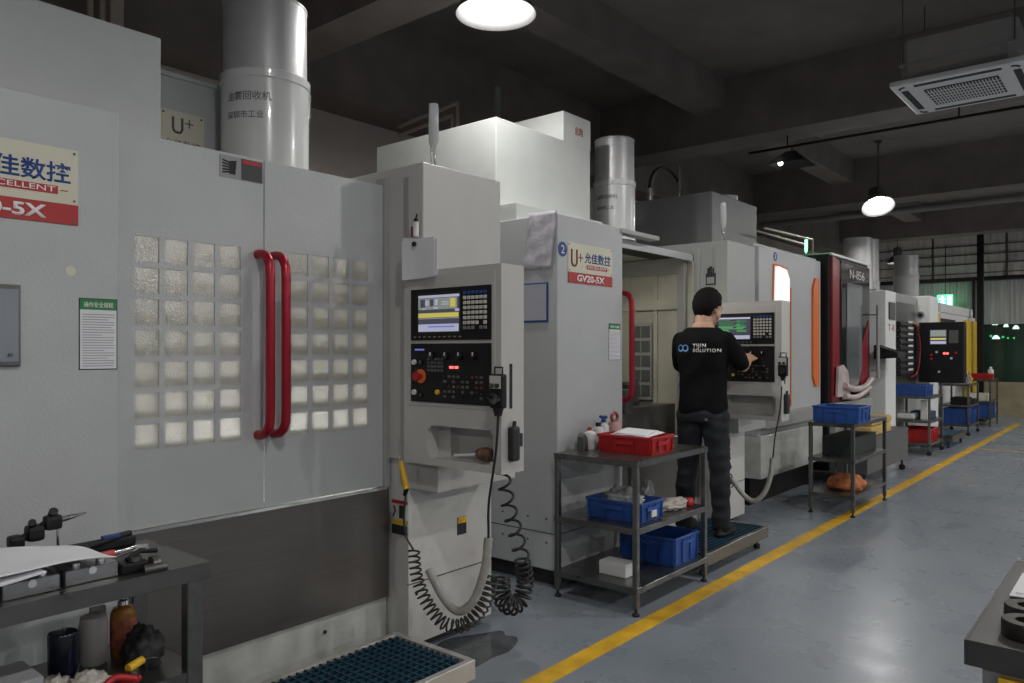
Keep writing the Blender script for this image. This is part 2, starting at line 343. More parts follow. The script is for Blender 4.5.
# ------------------------------------------------------------------ milling machines (front faces -Y)
def control_pendant(root, x, sub=True):
    """operator panel facing -X; face at x, Y 1.98..2.55, z .906..1.744"""
    mb = MB(); Y0, Y1, Z0, Z1 = 1.98, 2.55, .906, 1.744
    # shell with a pocket for the tray
    mb.box(x, x + .14, Y0, Y1, 1.078, Z1)
    mb.box(x, x + .14, Y0, 2.022, .937, 1.078); mb.box(x, x + .14, 2.40, Y1, .937, 1.078); mb.box(x, x + .14, Y0, Y1, Z0, .937); mb.box(x + .12, x + .14, 2.022, 2.40, .937, 1.078)
    for (yy, zz) in ((2.03, 1.071), (2.393, 1.071), (2.03, .945), (2.393, .945)):
        mb.box(x, x + .12, yy - .008, yy + .008, zz - .008, zz + .008)
    mb.box(x - .004, x + .001, Y0 + .03, Y1 - .03, 1.16, 1.72, bev=.002)
    p = mb.build('control_pendant', paint_pend, root)
    X = x - .004
    mb = MB(); mb.box(X - .006, X, 2.027, 2.495, 1.442, 1.662, bev=.002)
    mb.box(X - .0075, X - .005, 2.19, 2.452, 1.468, 1.643, 1); 
    mb.build('display_panel', [black, dark], p)
    mb = MB(); S = X - .0085
    def rc(y0, y1, z0, z1, m, k=0): mb.box(S - .0006 * (k + 1), S, y0, y1, z0, z1, m)
    rc(2.198, 2.443, 1.478, 1.633, 0)
    rc(2.198, 2.443, 1.622, 1.633, 1, 1)
    rc(2.21, 2.443, 1.572, 1.62, 2 if x < 3 else 0, 1)
    if x < 3:
        for (a, b_, c, d) in ((2.38, 2.40, 1.59, 1.612), (2.325, 2.34, 1.59, 1.615), (2.26, 2.30, 1.60, 1.605), (2.26, 2.30, 1.59, 1.594), (2.32, 2.35, 1.575, 1.582), (2.40, 2.42, 1.572, 1.577)): rc(a, b_, c, d, 1, 2)
        rc(2.40, 2.43, 1.582, 1.616, 0, 2); rc(2.35, 2.37, 1.585, 1.616, 0, 2); rc(2.22, 2.25, 1.58, 1.616, 3, 2)
        rc(2.202, 2.443, 1.538, 1.557, 3, 1); rc(2.198, 2.222, 1.562, 1.572, 1, 2); rc(2.202, 2.443, 1.533, 1.535, 1, 1)
        rc(2.202, 2.443, 1.478, 1.51, 1, 1); rc(2.225, 2.38, 1.496, 1.501, 4, 2)
    else:
        for k in range(9):
            z = 1.61 - k * .010; rc(2.43 - .12 * random.random() - .05, 2.435, z, z + .004, 5, 1); rc(2.22 + .03 * random.random(), 2.30, z, z + .004, 5, 1)
        rc(2.202, 2.443, 1.478, 1.505, 1, 1)
    mb.build('screen', [scr_bg, scr_w, scr_g, scr_y, scr_b, green_px], p, label='lit rectangular screen')
    mb = MB()
    for r in range(8):
        for c in range(6):
            y = 2.168 - c * .0225; z = 1.635 - r * .0205
            if r >= 6 and (c + r) % 5 == 0: continue
            mb.box(X - .012, X - .004, y - .0078, y + .0078, z - .007, z + .007, 1 if r == 0 else (2 if r == 7 else 0), bev=.0015, seg=1)
    mb.build('keypad', [key_w, blue_ink, mat('dim keys', (.2, .2, .19), .5)], p)
    mb = MB()
    for c in range(10): mb.box(X - .010, X - .004, 2.46 - c * .03, 2.472 - c * .03, 1.453, 1.459, 0)
    mb.build('soft_keys', MATS['dim keys'], p)
    mb = MB(); mb.box(X - .006, X, 2.027, 2.495, 1.176, 1.428, bev=.002)
    put_text(mb, 'UNICAM', (X - .006, 2.47, 1.398), *FX, w=.06, m=1) if False else mb.box(X - .007, X - .005, 2.41, 2.468, 1.398, 1.405, 1)
    mb.build('switch_panel', [black, scr_b], p)
    mb = MB()
    for r in range(4):
        for c in range(5):
            mb.box(X - .010, X - .004, 2.375 - c * .02, 2.389 - c * .02, 1.308 + r * .016, 1.319 + r * .016, 0, bev=.001, seg=1)
    for r in range(5):
        for c in range(9):
            if random.random() < .2: continue
            mb.box(X - .010, X - .004, 2.278 - c * .026, 2.292 - c * .026, 1.20 + r * .021, 1.21 + r * .021, random.choice((0, 0, 0, 1, 2)), bev=.001, seg=1)
    mb.build('key_block', [key_g, mat('dim red keys', (.12, .02, .02), .5), black_gl], p)
    for i, y in enumerate((2.355, 2.27, 2.19, 2.11)):
        mb = MB(); mb.cyl((X - .005, y, 1.375), (X - .024, y, 1.375), .017, .014, 20); mb.box(X - .026, X - .02, y - .002, y + .002, 1.376, 1.39, 1)
        mb.build('rotary_knob', [black_gl, white_ink], p)
    mb = MB(); mb.box(X - .0078, X - .005, 2.185, 2.265, 1.318, 1.338, 0)
    mb.box(X - .0088, X - .005, 2.205, 2.225, 1.323, 1.333, 1); mb.box(X - .0088, X - .005, 2.232, 2.256, 1.323, 1.333, 1)
    mb.build('digit_readout', [dark, red_led], p, label='lit red digits')
    mb = MB(); mb.cyl((X - .005, 2.43, 1.287), (X - .010, 2.43, 1.287), .030, seg=28, m=0); mb.cyl((X - .01, 2.43, 1.287), (X - .03, 2.43, 1.287), .012, m=1); mb.cyl((X - .03, 2.43, 1.287), (X - .042, 2.43, 1.287), .020, .018, 24, 1)
    mb.build('emergency_stop', [orange, red_pl], p, label='red mushroom button on a yellow ring')
    for (y, z, mm, r) in ((2.47, 1.347, white_pl, .012), (2.47, 1.217, white_pl, .012), (2.325, 1.222, yellow, .011), (2.425, 1.347, black_gl, .012), (2.425, 1.205, black_gl, .012)):
        mb = MB(); mb.cyl((X - .005, y, z), (X - .016, y, z), r, r * .9, 20); mb.build('push_button', mm, p)
    mb = MB(); mb.box(x + .05, x + .065, Y0 - .003, Y0 + .002, 1.165, 1.345, bev=.001); mb.build('side_slot', dark, p)
    mb = MB(); mb.box(x + .035, x + .085, Y0 - .03, Y0, .955, 1.095, bev=.012); mb.box(x + .07, x + .11, Y0 - .022, Y0, 1.01, 1.065, bev=.006); mb.cyl((x + .06, Y0 - .015, 1.09), (x + .065, Y0 - .015, 1.115), .008)
    mb.build('pendant_latch', rubber, p)
    return p
def grab_handle(parent, x, y, z0, z1, out=.09, r=.0185, sx=1):
    mb = MB(); pts = []
    for (yy, zz) in [(0, z1 - .0), (-.02, z1), (-.04, z1 - .005), (-.06, z1 - .022), (-.072, z1 - .05)]: pts.append((x, y + yy * out / .075, zz))
    pts += [(x, y - out, z1 - .1), (x, y - out, (z0 + z1) / 2), (x, y - out, z0 + .1)]
    for (yy, zz) in [(-.072, z0 + .05), (-.06, z0 + .022), (-.04, z0 + .005), (-.02, z0), (0, z0)]: pts.append((x, y + yy * out / .075, zz))
    mb.tube(pts, r, 14); return mb.build('door_handle', red_handle, parent, label='red bow handle')
def sign_plate(root, x, y, flip=False):
    """cream and red maker's plate on the cabinet front"""
    mb = MB(); mb.box(x, x + .483, y - .003, y, 1.803, 2.045, 0); mb.box(x, x + .483, y - .004, y - .0005, 1.803, 1.868, 1)
    for (a, b_) in ((.012, 2.033), (.471, 2.033), (.012, 1.88), (.471, 1.88), (.471, 1.812), (.012, 1.812)): mb.cyl((x + a, y - .0035, b_), (x + a, y - .006, b_), .004, seg=10, m=2)
    s = mb.build('sign_plate', [cream, red_sign, steel], root)
    mb = MB(); Yt = y - .0032
    pts = [(x + .035, Yt - .001, 2.005), (x + .035, Yt - .001, 1.925), (x + .048, Yt - .001, 1.908), (x + .075, Yt - .001, 1.908), (x + .088, Yt - .001, 1.925), (x + .088, Yt - .001, 2.005)]
    for a, b_ in zip(pts, pts[1:]): mb.tube([a, b_], .0062, 6)
    mb.box(x + .103, x + .153, Yt - .0015, Yt, 1.957, 1.963); mb.box(x + .125, x + .131, Yt - .0015, Yt, 1.935, 1.985)
    mb.build('letter_u_plus', brown_ink, s)
    mb = MB(); put_text(mb, '允佳数控', (x + .172, Yt, 1.932), *FY, w=.288, h=.066, m=0, depth=.001, bold=.018)
    mb.build('maker_name', blue_ink, s)
    mb = MB(); mb.box(x + .195, x + .423, Yt - .0008, Yt, 1.896, 1.922, 0); mb.box(x + .178, x + .19, Yt - .001, Yt, 1.908, 1.911, 0); mb.box(x + .43, x + .452, Yt - .001, Yt, 1.908, 1.911, 0)
    put_text(mb, 'EXCELLENT', (x + .203, Yt - .0008, 1.902), *FY, w=.212, h=.017, m=1)
    mb.build('slogan_band', [red_sign, white_ink], s); mb = MB()
    put_text(mb, 'GV20-5X', (x + .09, y - .0042, 1.815), *FY, w=.30, h=.042, m=1, bold=.03)
    mb.build('model_number', [red_sign, white_ink], s)
def notice(root, x0, x1, z0, z1, y, name='notice_poster'):
    mb = MB(); mb.box(x0, x1, y - .0015, y, z0, z1, 0); mb.box(x0 + .003, x1 - .003, y - .002, y - .001, z0 + .003, z1 - .003, 1)
    h = (z1 - z0); mb.box(x0 + .003, x1 - .003, y - .0026, y - .001, z1 - h * .16, z1 - .003, 2)
    zz = z1 - h * .22; k = 0
    while zz > z0 + h * .06:
        mb.box(x0 + .01, x1 - .01 - (random.random() * .5 if k % 3 == 2 else 0) * (x1 - x0), y - .0024, y - .001, zz - h * .011, zz, 3); zz -= h * .036; k += 1
    put_text(mb, '操作安全规程', (x0 + (x1 - x0) * .12, y - .0026, z1 - h * .125), *FY, w=(x1 - x0) * .76, h=h * .075, m=4)
    mb.build(name, [blackink, paper, green_ink, grey_ink, white_ink], root)
def door_leaf(root, x0, x1, gx0, gx1, y, handle_x, z0=.775, z1=2.155):
    """sheet door with a 4 x 7 grid of square panes"""
    gz0, gz1, nc, nr = 1.05, 1.80, 4, 7; pw, ph = (gx1 - gx0), (gz1 - gz0); cp = pw / (nc - 1 + .80); rp_ = ph / (nr - 1 + .81)
    xs = [(gx0 + i * cp, gx0 + i * cp + cp * .80) for i in range(nc)]; zs = [(gz0 + j * rp_, gz0 + j * rp_ + rp_ * .81) for j in range(nr)]
    mb = MB(); T = .022
    mb.box(x0, xs[0][0], y, y + T, z0, z1); mb.box(xs[-1][1], x1, y, y + T, z0, z1)
    mb.box(xs[0][0], xs[-1][1], y, y + T, zs[-1][1], z1); mb.box(xs[0][0], xs[-1][1], y, y + T, z0, zs[0][0])
    for a, b_ in zip(xs, xs[1:]): mb.box(a[1], b_[0], y, y + T, zs[0][0], zs[-1][1])
    for a, b_ in zip(zs, zs[1:]):
        for c in xs: mb.box(c[0], c[1], y, y + T, a[1], b_[0])
    d = mb.build('door', paint, root)
    mb = MB()
    for c in xs:
        for r in zs: mb.box(c[0], c[1], y + .003, y + .008, r[0], r[1])
    mb.build('window_panes', pane_m, d)
    grab_handle(d, handle_x, y, 1.065, 1.778)
    return d
def signal_lamp(root, x, y, z, lit=False, k=1):
    mb = MB()
    mb.cyl((x, y, z - .005), (x, y, z + .012), .02, seg=20, m=1)
    for a in range(3): mb.cyl((x + .010 * math.cos(a * 2.1), y + .010 * math.sin(a * 2.1), z), (x + .014 * math.cos(a * 2.1), y + .014 * math.sin(a * 2.1), z + .14), .004, m=1, seg=8)
    mb.lathe([(.010, .10), (.014, .12), (.024, .15), (.024, .31), (.022, .325), (.008, .33)], (x, y, z), 24, 0)
    if lit: mb.cyl((x, y, z + .12), (x, y, z + .30), .018, seg=16, m=2)
    else: mb.cyl((x, y, z + .12), (x, y, z + .30), .007, seg=10, m=3)
    mb.bm.transform(Matrix.Translation((x, y, z)) @ Matrix.Scale(k, 4) @ Matrix.Translation((-x, -y, -z)))
    return mb.build('signal_lamp', [green_led if lit else clear_pl, chrome, green_led, white_pl], root)
def number_badge(root, s, x, y, z, r=.04):
    mb = MB(); mb.cyl((x, y, z), (x, y - .003, z), r, seg=28, m=0); put_text(mb, s, (x - r * .33, y - .003, z - r * .55), *FY, h=r * 1.1, m=1)
    mb.build('number_badge', [blue_ink, white_ink], root)

def milling_machine(dx, label, is_open, pend_x, box_top, sh=0):
    root = thing('milling_machine', label, 'machine', (dx + 1.6, 3.4, 0), 'grey enclosed milling machines')
    X = lambda v: v + dx
    yc = 2.68; W = lambda v: v + dx + sh
    # electrical cabinet at the left end
    mb = MB(); mb.box(W(.45), W(1.165), yc, 4.4, .10, 2.2, bev=.004, seg=1)
    mb.box(W(.452), W(1.163), yc - .0012, yc + .01, .315, .32, 1); mb.box(W(.4488), W(.46), yc + .002, 4.39, .315, .32, 1)
    mb.box(W(.50), W(1.12), yc + .05, 4.3, 0, .10, 1)
    for yy in (2.76, 2.9, 3.1, 3.3): mb.cyl((W(.451), yy, .40), (W(.447), yy, .40), .006, seg=10, m=1); mb.cyl((W(.451), yy, .26), (W(.447), yy, .26), .006, seg=10, m=1)
    mb.build('electrical_cabinet', [paint, dark], root)
    sign_plate(root, W(.554), yc)
    notice(root, X(1.0), X(1.136 if is_open else 1.12), 1.335, 1.57, yc)
    # enclosure
    yd = 2.72
    mb = MB()
    mb.box(W(1.165), X(2.33), yd + .03, yd + .06, 2.09, 2.14); mb.box(W(1.165), X(2.33), yd + .06, 4.4, 2.14, 2.15)
    mb.box(W(1.165), X(1.19), yd + .03, 4.4, .4, 2.14, 1); mb.box(X(2.30), X(2.33), yd + .03, 4.4, .4, 2.14, 1); mb.box(X(1.165), X(2.33), 4.37, 4.4, .4, 2.14, 1)
    mb.box(X(1.19), X(2.30), yd + .06, 4.37, 2.125, 2.14, 1)
    mb.box(X(1.19), X(2.30), yd + .12, 4.37, .62, .65, 1)
    mb.box(X(2.276), X(2.30), 3.05, 3.08, .65, 2.12, 1); mb.box(X(2.276), X(2.30), 3.30, 3.33, .65, 2.12, 1); mb.box(X(2.27), X(2.30), 2.82, 3.9, 1.72, 1.80, 1)
    mb.build('enclosure', [paint, beige], root)
    # framed rim round the doors
    mb = MB(); mb.box(X(2.314), X(2.345), yd - .012, yd + .05, .77, 2.19, bev=.003)
    mb.build('door_frame', paint_light, root)
    mb = MB(); mb.box(W(1.168), X(2.345), yd - .006, yd + .05, .262, .765, bev=.002); mb.box(W(1.168), X(2.33), yd - .012, yd + .06, .760, .772, 1)
    mb.build('apron_panel', [steel_dark, chrome], root)
    mb = MB(); mb.box(W(1.168), X(2.345), yd + .012, 4.3, .03, .265, 0, bev=.003); mb.cyl((X(1.40), yd + .012, .20), (X(1.40), yd + .006, .20), .008, seg=12, m=1); mb.cyl((X(2.0), yd + .012, .19), (X(2.0), yd + .006, .19), .008, seg=12, m=1)
    mb.box(X(1.2), X(2.3), yd + .06, 4.2, 0, .04, 1)
    mb.build('machine_base', [dirty_white, dark], root)
    if not is_open:
        door_leaf(root, W(1.17), X(1.698), X(1.196), X(1.598), yd, X(1.672))
        door_leaf(root, X(1.703), X(2.312), X(1.822), X(2.223), yd, X(1.742))
        mb = MB(); mb.box(X(1.51), X(1.695), yd - .002, yd, 2.06, 2.145, 0); mb.box(X(1.60), X(1.69), yd - .003, yd, 2.062, 2.143, 2); mb.box(X(1.605), X(1.685), yd - .0035, yd, 2.125, 2.14, 3)
        mb.prism([(X(1.55), 2.075), (X(1.575), 2.075), (X(1.58), 2.13), (X(1.55), 2.125)], 'y', yd - .003, yd, 1)
        for k in range(5): mb.tube([(X(1.55), yd - .003, 2.083 + k * .009), (X(1.522), yd - .003, 2.078 + k * .012)], .0032, 5, 1)
        mb.build('warning_sticker', [mat('grey sticker', (.30, .30, .30), .5), blackink, mat('dark grey print', (.05, .05, .052), .5), red_sign], root)
    else:
        d = door_leaf(root, X(.70), X(1.235), X(.74), X(1.14), yd + .006, X(1.21))
        # trunnion table inside
        mb = MB(); mb.box(X(1.35), X(1.5), 3.1, 3.7, .65, 1.15, bev=.02); mb.box(X(1.95), X(2.1), 3.1, 3.7, .65, 1.15, bev=.02); mb.box(X(1.5), X(1.95), 3.2, 3.6, .82, .95, bev=.02); mb.cyl((X(1.72), 3.4, .95), (X(1.72), 3.4, 1.02), .17, seg=32)
        mb.box(X(1.64), X(1.8), 3.33, 3.47, 1.02, 1.10, bev=.005)
        mb.build('trunnion_table', steel, root)
        mb = MB(); mb.cyl((X(1.75), 3.45, 1.62), (X(1.75), 3.45, 2.12), .12, seg=28); mb.cyl((X(1.75), 3.45, 1.5), (X(1.75), 3.45, 1.62), .06, .09, seg=24)
        mb.build('spindle_head', steel, root)
        mb = MB(); mb.box(X(1.27), X(1.42), 2.86, 2.94, 2.085, 2.12, 0); mb.build('work_light', bulb_m, root)
        mb = MB(); mb.box(X(1.19), X(2.30), 2.90, 3.02, .62, .98, bev=.01); mb.box(X(1.5), X(1.6), 2.86, 2.92, .95, 1.12, bev=.01); mb.build('chip_guard', steel_dark, root)
        mb = MB(); mb.box(X(2.262), X(2.277), 2.79, 3.95, 2.0, 2.115); mb.box(X(2.25), X(2.277), 2.80, 2.86, .66, 2.115); mb.build('side_frame', paint_light, root)
        mb = MB(); mb.box(X(2.262), X(2.272), 3.09, 3.28, 1.0, 1.62, 0)
        for i in range(2):
            for j in range(5): mb.box(X(2.255), X(2.262), 3.105 + i * .088, 3.18 + i * .088, 1.03 + j * .118, 1.12 + j * .118, 1)
        mb.build('side_window', [paint_light, mat('grey side panes', (.12, .13, .12), .3)], root)
        mb = MB(); mb.box(X(1.14), X(1.62), yd - .06, yd + .02, 2.165, 2.195, bev=.004); mb.box(X(1.18), X(2.0), yd + .02, yd + .2, 2.085, 2.088, 1); mb.build('header_rail', [paint_light, dark], root)
    # control column
    mb = MB(); mb.box(X(2.345), X(2.87), 2.486, 3.4, .90, 2.235, bev=.004, seg=1); mb.box(X(2.341), X(2.346), 2.58, 2.61, 1.0, 2.18, 1)
    mb.box(X(2.352), X(2.88), 2.40, 2.62, .775, .897, bev=.004); mb.box(X(2.36), X(2.58), 2.33, 2.5, .905, 1.6)
    mb.build('control_column', [paint_light if dx > 1 else paint_pend, paint_dull], root)
    mb = MB(); mb.box(X(2.362), X(2.93), 2.60, 4.3, .05, .90, 0, bev=.004); mb.box(X(2.40), X(2.84), 2.66, 4.2, 0, .06, 1); mb.box(X(2.361), X(2.931), 2.598, 2.61, .33, .334, 1); mb.cyl((X(2.41), 2.6, .28), (X(2.41), 2.595, .28), .006, seg=12, m=1)
    mb.build('column_base', [mat('warm white base paint', (.56, .56, .54), .45, var=.05), dark], root)
    signal_lamp(root, X(2.52), 2.6, 2.23)
    control_pendant(root, pend_x)
    if dx < 1:
        mb = MB(); mb.box(2.355, 2.363, 2.605, 2.705, .57, .71, 0); mb.box(2.354, 2.36, 2.605, 2.705, .695, .71, 1); mb.box(2.354, 2.36, 2.605, 2.705, .60, .622, 3); mb.box(2.354, 2.36, 2.615, 2.655, .63, .69, 2); mb.tube([(2.354, 2.69, .685), (2.354, 2.68, .66), (2.354, 2.695, .635)], .004, 6, 2); mb.box(2.354, 2.36, 2.605, 2.705, .555, .598, 2)
        mb.build('warning_label', [dirty_white, red_pl, blackink, yellow], root)
        mb = MB(); mb.box(2.68, 2.74, 2.596, 2.6, .50, .585, 0); mb.box(2.68, 2.74, 2.594, 2.6, .555, .585, 1); mb.build('warning_label', [blackink, yellow], root)
    # box over the vertical axis
    mb = MB(); mb.box(W(.5), W(1.555), 3.2, 4.36, 2.2, box_top, bev=.004, seg=1)
    if dx > 1:
        mb.box(X(1.22), X(1.56), 3.2, 3.7, box_top - .01, 3.09, bev=.003, seg=1)
        put_text(mb, '危险', (X(1.36), 3.199, 2.95), *FY, w=.10, h=.06, m=1)
        mb.box(X(.46), X(1.42), 3.0, 4.36, 2.19, 2.305, bev=.003, seg=1)
        mb.build('axis_cover', [paint_box, mat('faded red print', (.35, .10, .07), .6)], root)
    else:
        mb.build('axis_cover', [paint], root)
        mb = MB(); mb.box(W(1.56), X(2.02), 3.55, 4.3, 2.15, 2.70, bev=.004, seg=1); mb.box(W(1.555), X(2.02), 3.54, 3.56, 2.685, 2.705)
        q = mb.build('rear_cover', paint, root)
        mb = MB(); x0, y0 = 1.675, 3.55; mb.box(x0, x0 + .215, y0 - .004, y0, 2.23, 2.53, 0)
        for (a, b_) in ((x0 + .014, 2.515), (x0 + .2, 2.515)): mb.cyl((a, y0 - .004, b_), (a, y0 - .007, b_), .005, seg=10, m=1)
        pu = [(x0 + .06, 2.50), (x0 + .06, 2.445), (x0 + .07, 2.43), (x0 + .095, 2.43), (x0 + .105, 2.445), (x0 + .105, 2.50)]
        for a, b_ in zip(pu, pu[1:]): mb.tube([(a[0], y0 - .005, a[1]), (b_[0], y0 - .005, b_[1])], .0055, 6, 1)
        mb.box(x0 + .118, x0 + .16, y0 - .006, y0, 2.478, 2.483, 1); mb.box(x0 + .137, x0 + .142, y0 - .006, y0, 2.46, 2.501, 1)
        put_text(mb, '允佳数控', (x0 + .02, y0 - .004, 2.352), *FY, w=.175, h=.044, m=1)
        mb.build('sign_plate', [cream, mat('dark grey ink', (.10, .09, .09), .6)], root)
    return root
M1 = milling_machine(0, 'grey milling machine nearest the camera with closed window-grid doors and twin red handles', False, 2.29, 2.71, -.04)
M2 = milling_machine(3.15, 'grey milling machine with its doors slid open and blue number 2 badge', True, 5.25, 2.88)
mb = MB(); mb.box(5.488, 5.4945, 2.58, 2.66, 1.90, 1.99, 0); mb.box(5.486, 5.49, 2.59, 2.65, 1.91, 1.96, 1)
for k in range(4): mb.box(5.486, 5.4945, 2.592 + k * .015, 2.601 + k * .015, 1.985, 2.03 + .012 * (k in (1, 2)), 0)
mb.build('warning_sticker', [blackink, grey_ink], M2)
number_badge(M2, '2', 3.65, 2.68, 1.995, .044)
mb = MB(); mb.cyl((.975, 2.68, 1.655), (.975, 2.6785, 1.655), .016, seg=20); mb.build('round_sticker', cream, M1)
mb = MB(); mb.box(.72, .83, 2.665, 2.68, 1.35, 1.6, 0, bev=.004); mb.box(.73, .822, 2.662, 2.666, 1.365, 1.585, 1); mb.cyl((.80, 2.664, 1.385), (.80, 2.655, 1.385), .006, seg=12, m=0); mb.build('breather_panel', [steel, mat('blue grey panel', (.24, .27, .31), .4)], M1)

# things hung on the machines
mb = MB(); mb.sheet((2.262, 2.52, 1.735), (0, -.215, -.022), (0, .004, .155), 8, 6, lambda a, b_: -.006 * math.sin(a * 5) * (1 - b_), .002)
mb.sheet((2.256, 2.523, 1.705), (.0, -.205, .004), (0, .002, .17), 8, 6, lambda a, b_: -.010 * math.sin(a * 4) * (1 - b_), .002)
mb.cyl((2.252, 2.44, 1.855), (2.244, 2.44, 1.855), .011, seg=14, m=1)
single(mb, 'paper_sheets', [paper, blackink], 'white paper sheets pinned over the top corner of the nearest control pendant', 'paper', (2.26, 2.45, 1.7))
mb = MB(); mb.cyl((2.315, 2.50, 1.90), (2.315, 2.50, 1.965), .013, seg=14, m=0); mb.cyl((2.315, 2.50, 1.965), (2.315, 2.50, 1.98), .009, seg=14, m=2); mb.tube([(2.315, 2.50, 1.98), (2.313, 2.49, 2.0)], .004, 6, 2); mb.box(2.322, 2.342, 2.515, 2.54, 1.905, 1.95, 1)
single(mb, 'marker_pen', [white_pl, red_pt, black], 'small white marker with black tip clipped to the column above the papers', 'pen', (2.315, 2.50, 1.9))
mb = MB(); mb.sheet((3.592, 2.93, 1.885), (0, -.21, -.004), (0, -.045, .335), 14, 16, lambda a, b_: .0025 * math.sin(a * 11 + b_ * 7) + .002 * math.sin(b_ * 19 - a * 5), .002)
single(mb, 'plastic_sleeve', paper_dirty, 'crumpled cloudy plastic sleeve draped at the top corner of cabinet 2', 'sleeve', (3.594, 2.78, 1.885))
mb = MB(); mb.box(3.592, 3.5985, 2.745, 2.945, 1.565, 1.80, 1); mb.box(3.5905, 3.593, 2.755, 2.935, 1.577, 1.792, 0)
single(mb, 'document_frame', [mat('pale inspection sheet', (.42, .43, .48), .5), blue_ink], 'pale sheet in a thin blue frame on the side of cabinet 2', 'document', (3.595, 2.8, 1.565))
def handwheel(x, y, z, label):
    r = thing('handwheel_pendant', label, 'remote', (x, y, z), 'hand-held jog pendants')
    mb = MB(); mb.box(x - .035, x, y - .0325, y + .0325, z, z + .135, bev=.01); mb.prism([(y - .02, z + .005), (y + .02, z + .005), (y + .008, z - .03), (y - .008, z - .03)], 'x', x - .03, x - .006); mb.build('housing', black, r)
    mb = MB(); mb.box(x - .038, x - .0345, y - .028, y + .028, z + .078, z + .128, bev=.001); mb.build('label_plate', paint_pend, r)
    for s in (-1, 1):
        mb = MB(); mb.cyl((x - .037, y + s * .014, z + .09), (x - .048, y + s * .014, z + .09), .009, seg=16); mb.build('selector_knob', black_gl, r)
    mb = MB(); mb.cyl((x - .035, y, z + .04), (x - .048, y, z + .04), .026, .024, seg=28); mb.cyl((x - .048, y + .015, z + .045), (x - .062, y + .015, z + .045), .005, seg=10); mb.build('jog_dial', black_gl, r)
    mb = MB(); mb.tube([(x - .015, y - .02, z + .13), (x - .015, y - .02, z + .16), (x - .015, y + .02, z + .16), (x - .015, y + .02, z + .13)], .004, 8); mb.build('hanger_loop', rubber, r)
    return r
handwheel(2.268, 1.962, 1.172, 'black jog pendant with cream label hung on the edge of the nearest control panel')
handwheel(5.23, 1.955, 1.22, 'black jog pendant hung beside the panel the worker is using')

def smooth_path(pts, n=10):
    pts = [V(p) for p in pts]; out = []
    P = [pts[0] * 2 - pts[1]] + pts + [pts[-1] * 2 - pts[-2]]
    for i in range(1, len(P) - 2):
        for k in range(n):
            t = k / n; a, b_, c, d = P[i - 1], P[i], P[i + 1], P[i + 2]
            out.append(.5 * ((2 * b_) + (c - a) * t + (2 * a - 5 * b_ + 4 * c - d) * t * t + (3 * b_ - 3 * c + d - a) * t ** 3))
    out.append(pts[-1]); return out
def coil(pts, R, turns, per=14):
    path = smooth_path(pts, 16); L = [0]
    for a, b_ in zip(path, path[1:]): L.append(L[-1] + (b_ - a).length)
    n = turns * per; out = []; up = None; j = 0
    for i in range(n + 1):
        s = L[-1] * i / n
        while j < len(path) - 2 and L[j + 1] < s: j += 1
        f = (s - L[j]) / max(1e-9, L[j + 1] - L[j]); p = path[j].lerp(path[j + 1], min(1, f)); d = (path[j + 1] - path[j]).normalized()
        if up is None: up = d.orthogonal().normalized()
        up = (up - d * up.dot(d)).normalized(); w = d.cross(up); a = 2 * PI * i / per
        rr = R[0] + (R[1] - R[0]) * i / n if hasattr(R, '__len__') else R
        out.append(p + (up * math.cos(a) + w * math.sin(a)) * rr)
    return out
def hoses(dx, where):
    X = lambda v: v + dx
    # cable from the jog pendant down
    mb = MB(); mb.tube(smooth_path([(X(2.255), 1.965, 1.15), (X(2.252), 1.975, 1.0), (X(2.25), 2.01, .8), (X(2.27), 2.03, .68), (X(2.28), 2.04, .64)]), .005, 8)
    single(mb, 'pendant_cable', rubber, 'thin black cable hanging from the jog pendant ' + where, 'cable', (X(2.25), 2, .6), 'jog pendant cables')
    mb = MB(); pth = smooth_path([(X(2.28), 2.04, .65), (X(2.272), 2.05, .53), (X(2.25), 2.09, .40), (X(2.23), 2.155, .345), (X(2.22), 2.23, .385), (X(2.21), 2.31, .49)], 18)
    mb.tube(pth, [.0165 + .002 * (i % 2) for i in range(len(pth))], 14)
    single(mb, 'corrugated_hose', hose_grey, 'thick grey corrugated hose looping low ' + where, 'hose', (X(2.24), 2.2, .4), 'grey corrugated hoses')
hoses(0, 'in front of the nearest machine'); hoses(2.96, 'behind the worker beside the second machine')
# black spring hose, far side of the nearest pendant
pts = coil([(2.55, 2.20, .88), (2.59, 2.20, .72), (2.65, 2.20, .56), (2.69, 2.20, .45)], (.028, .034), 6)
pts2 = coil([(2.69, 2.20, .45), (2.715, 2.205, .34), (2.69, 2.21, .265), (2.63, 2.215, .25), (2.575, 2.22, .30), (2.56, 2.22, .40)], (.034, .040), 17)
mb = MB(); mb.tube([(2.53, 2.21, .97)] + pts + pts2, .0062, 8)
single(mb, 'spiral_hose', rubber, 'black spring hose stretched down from the nearest pendant and bunched near the floor', 'hose', (2.55, 2.2, .07))
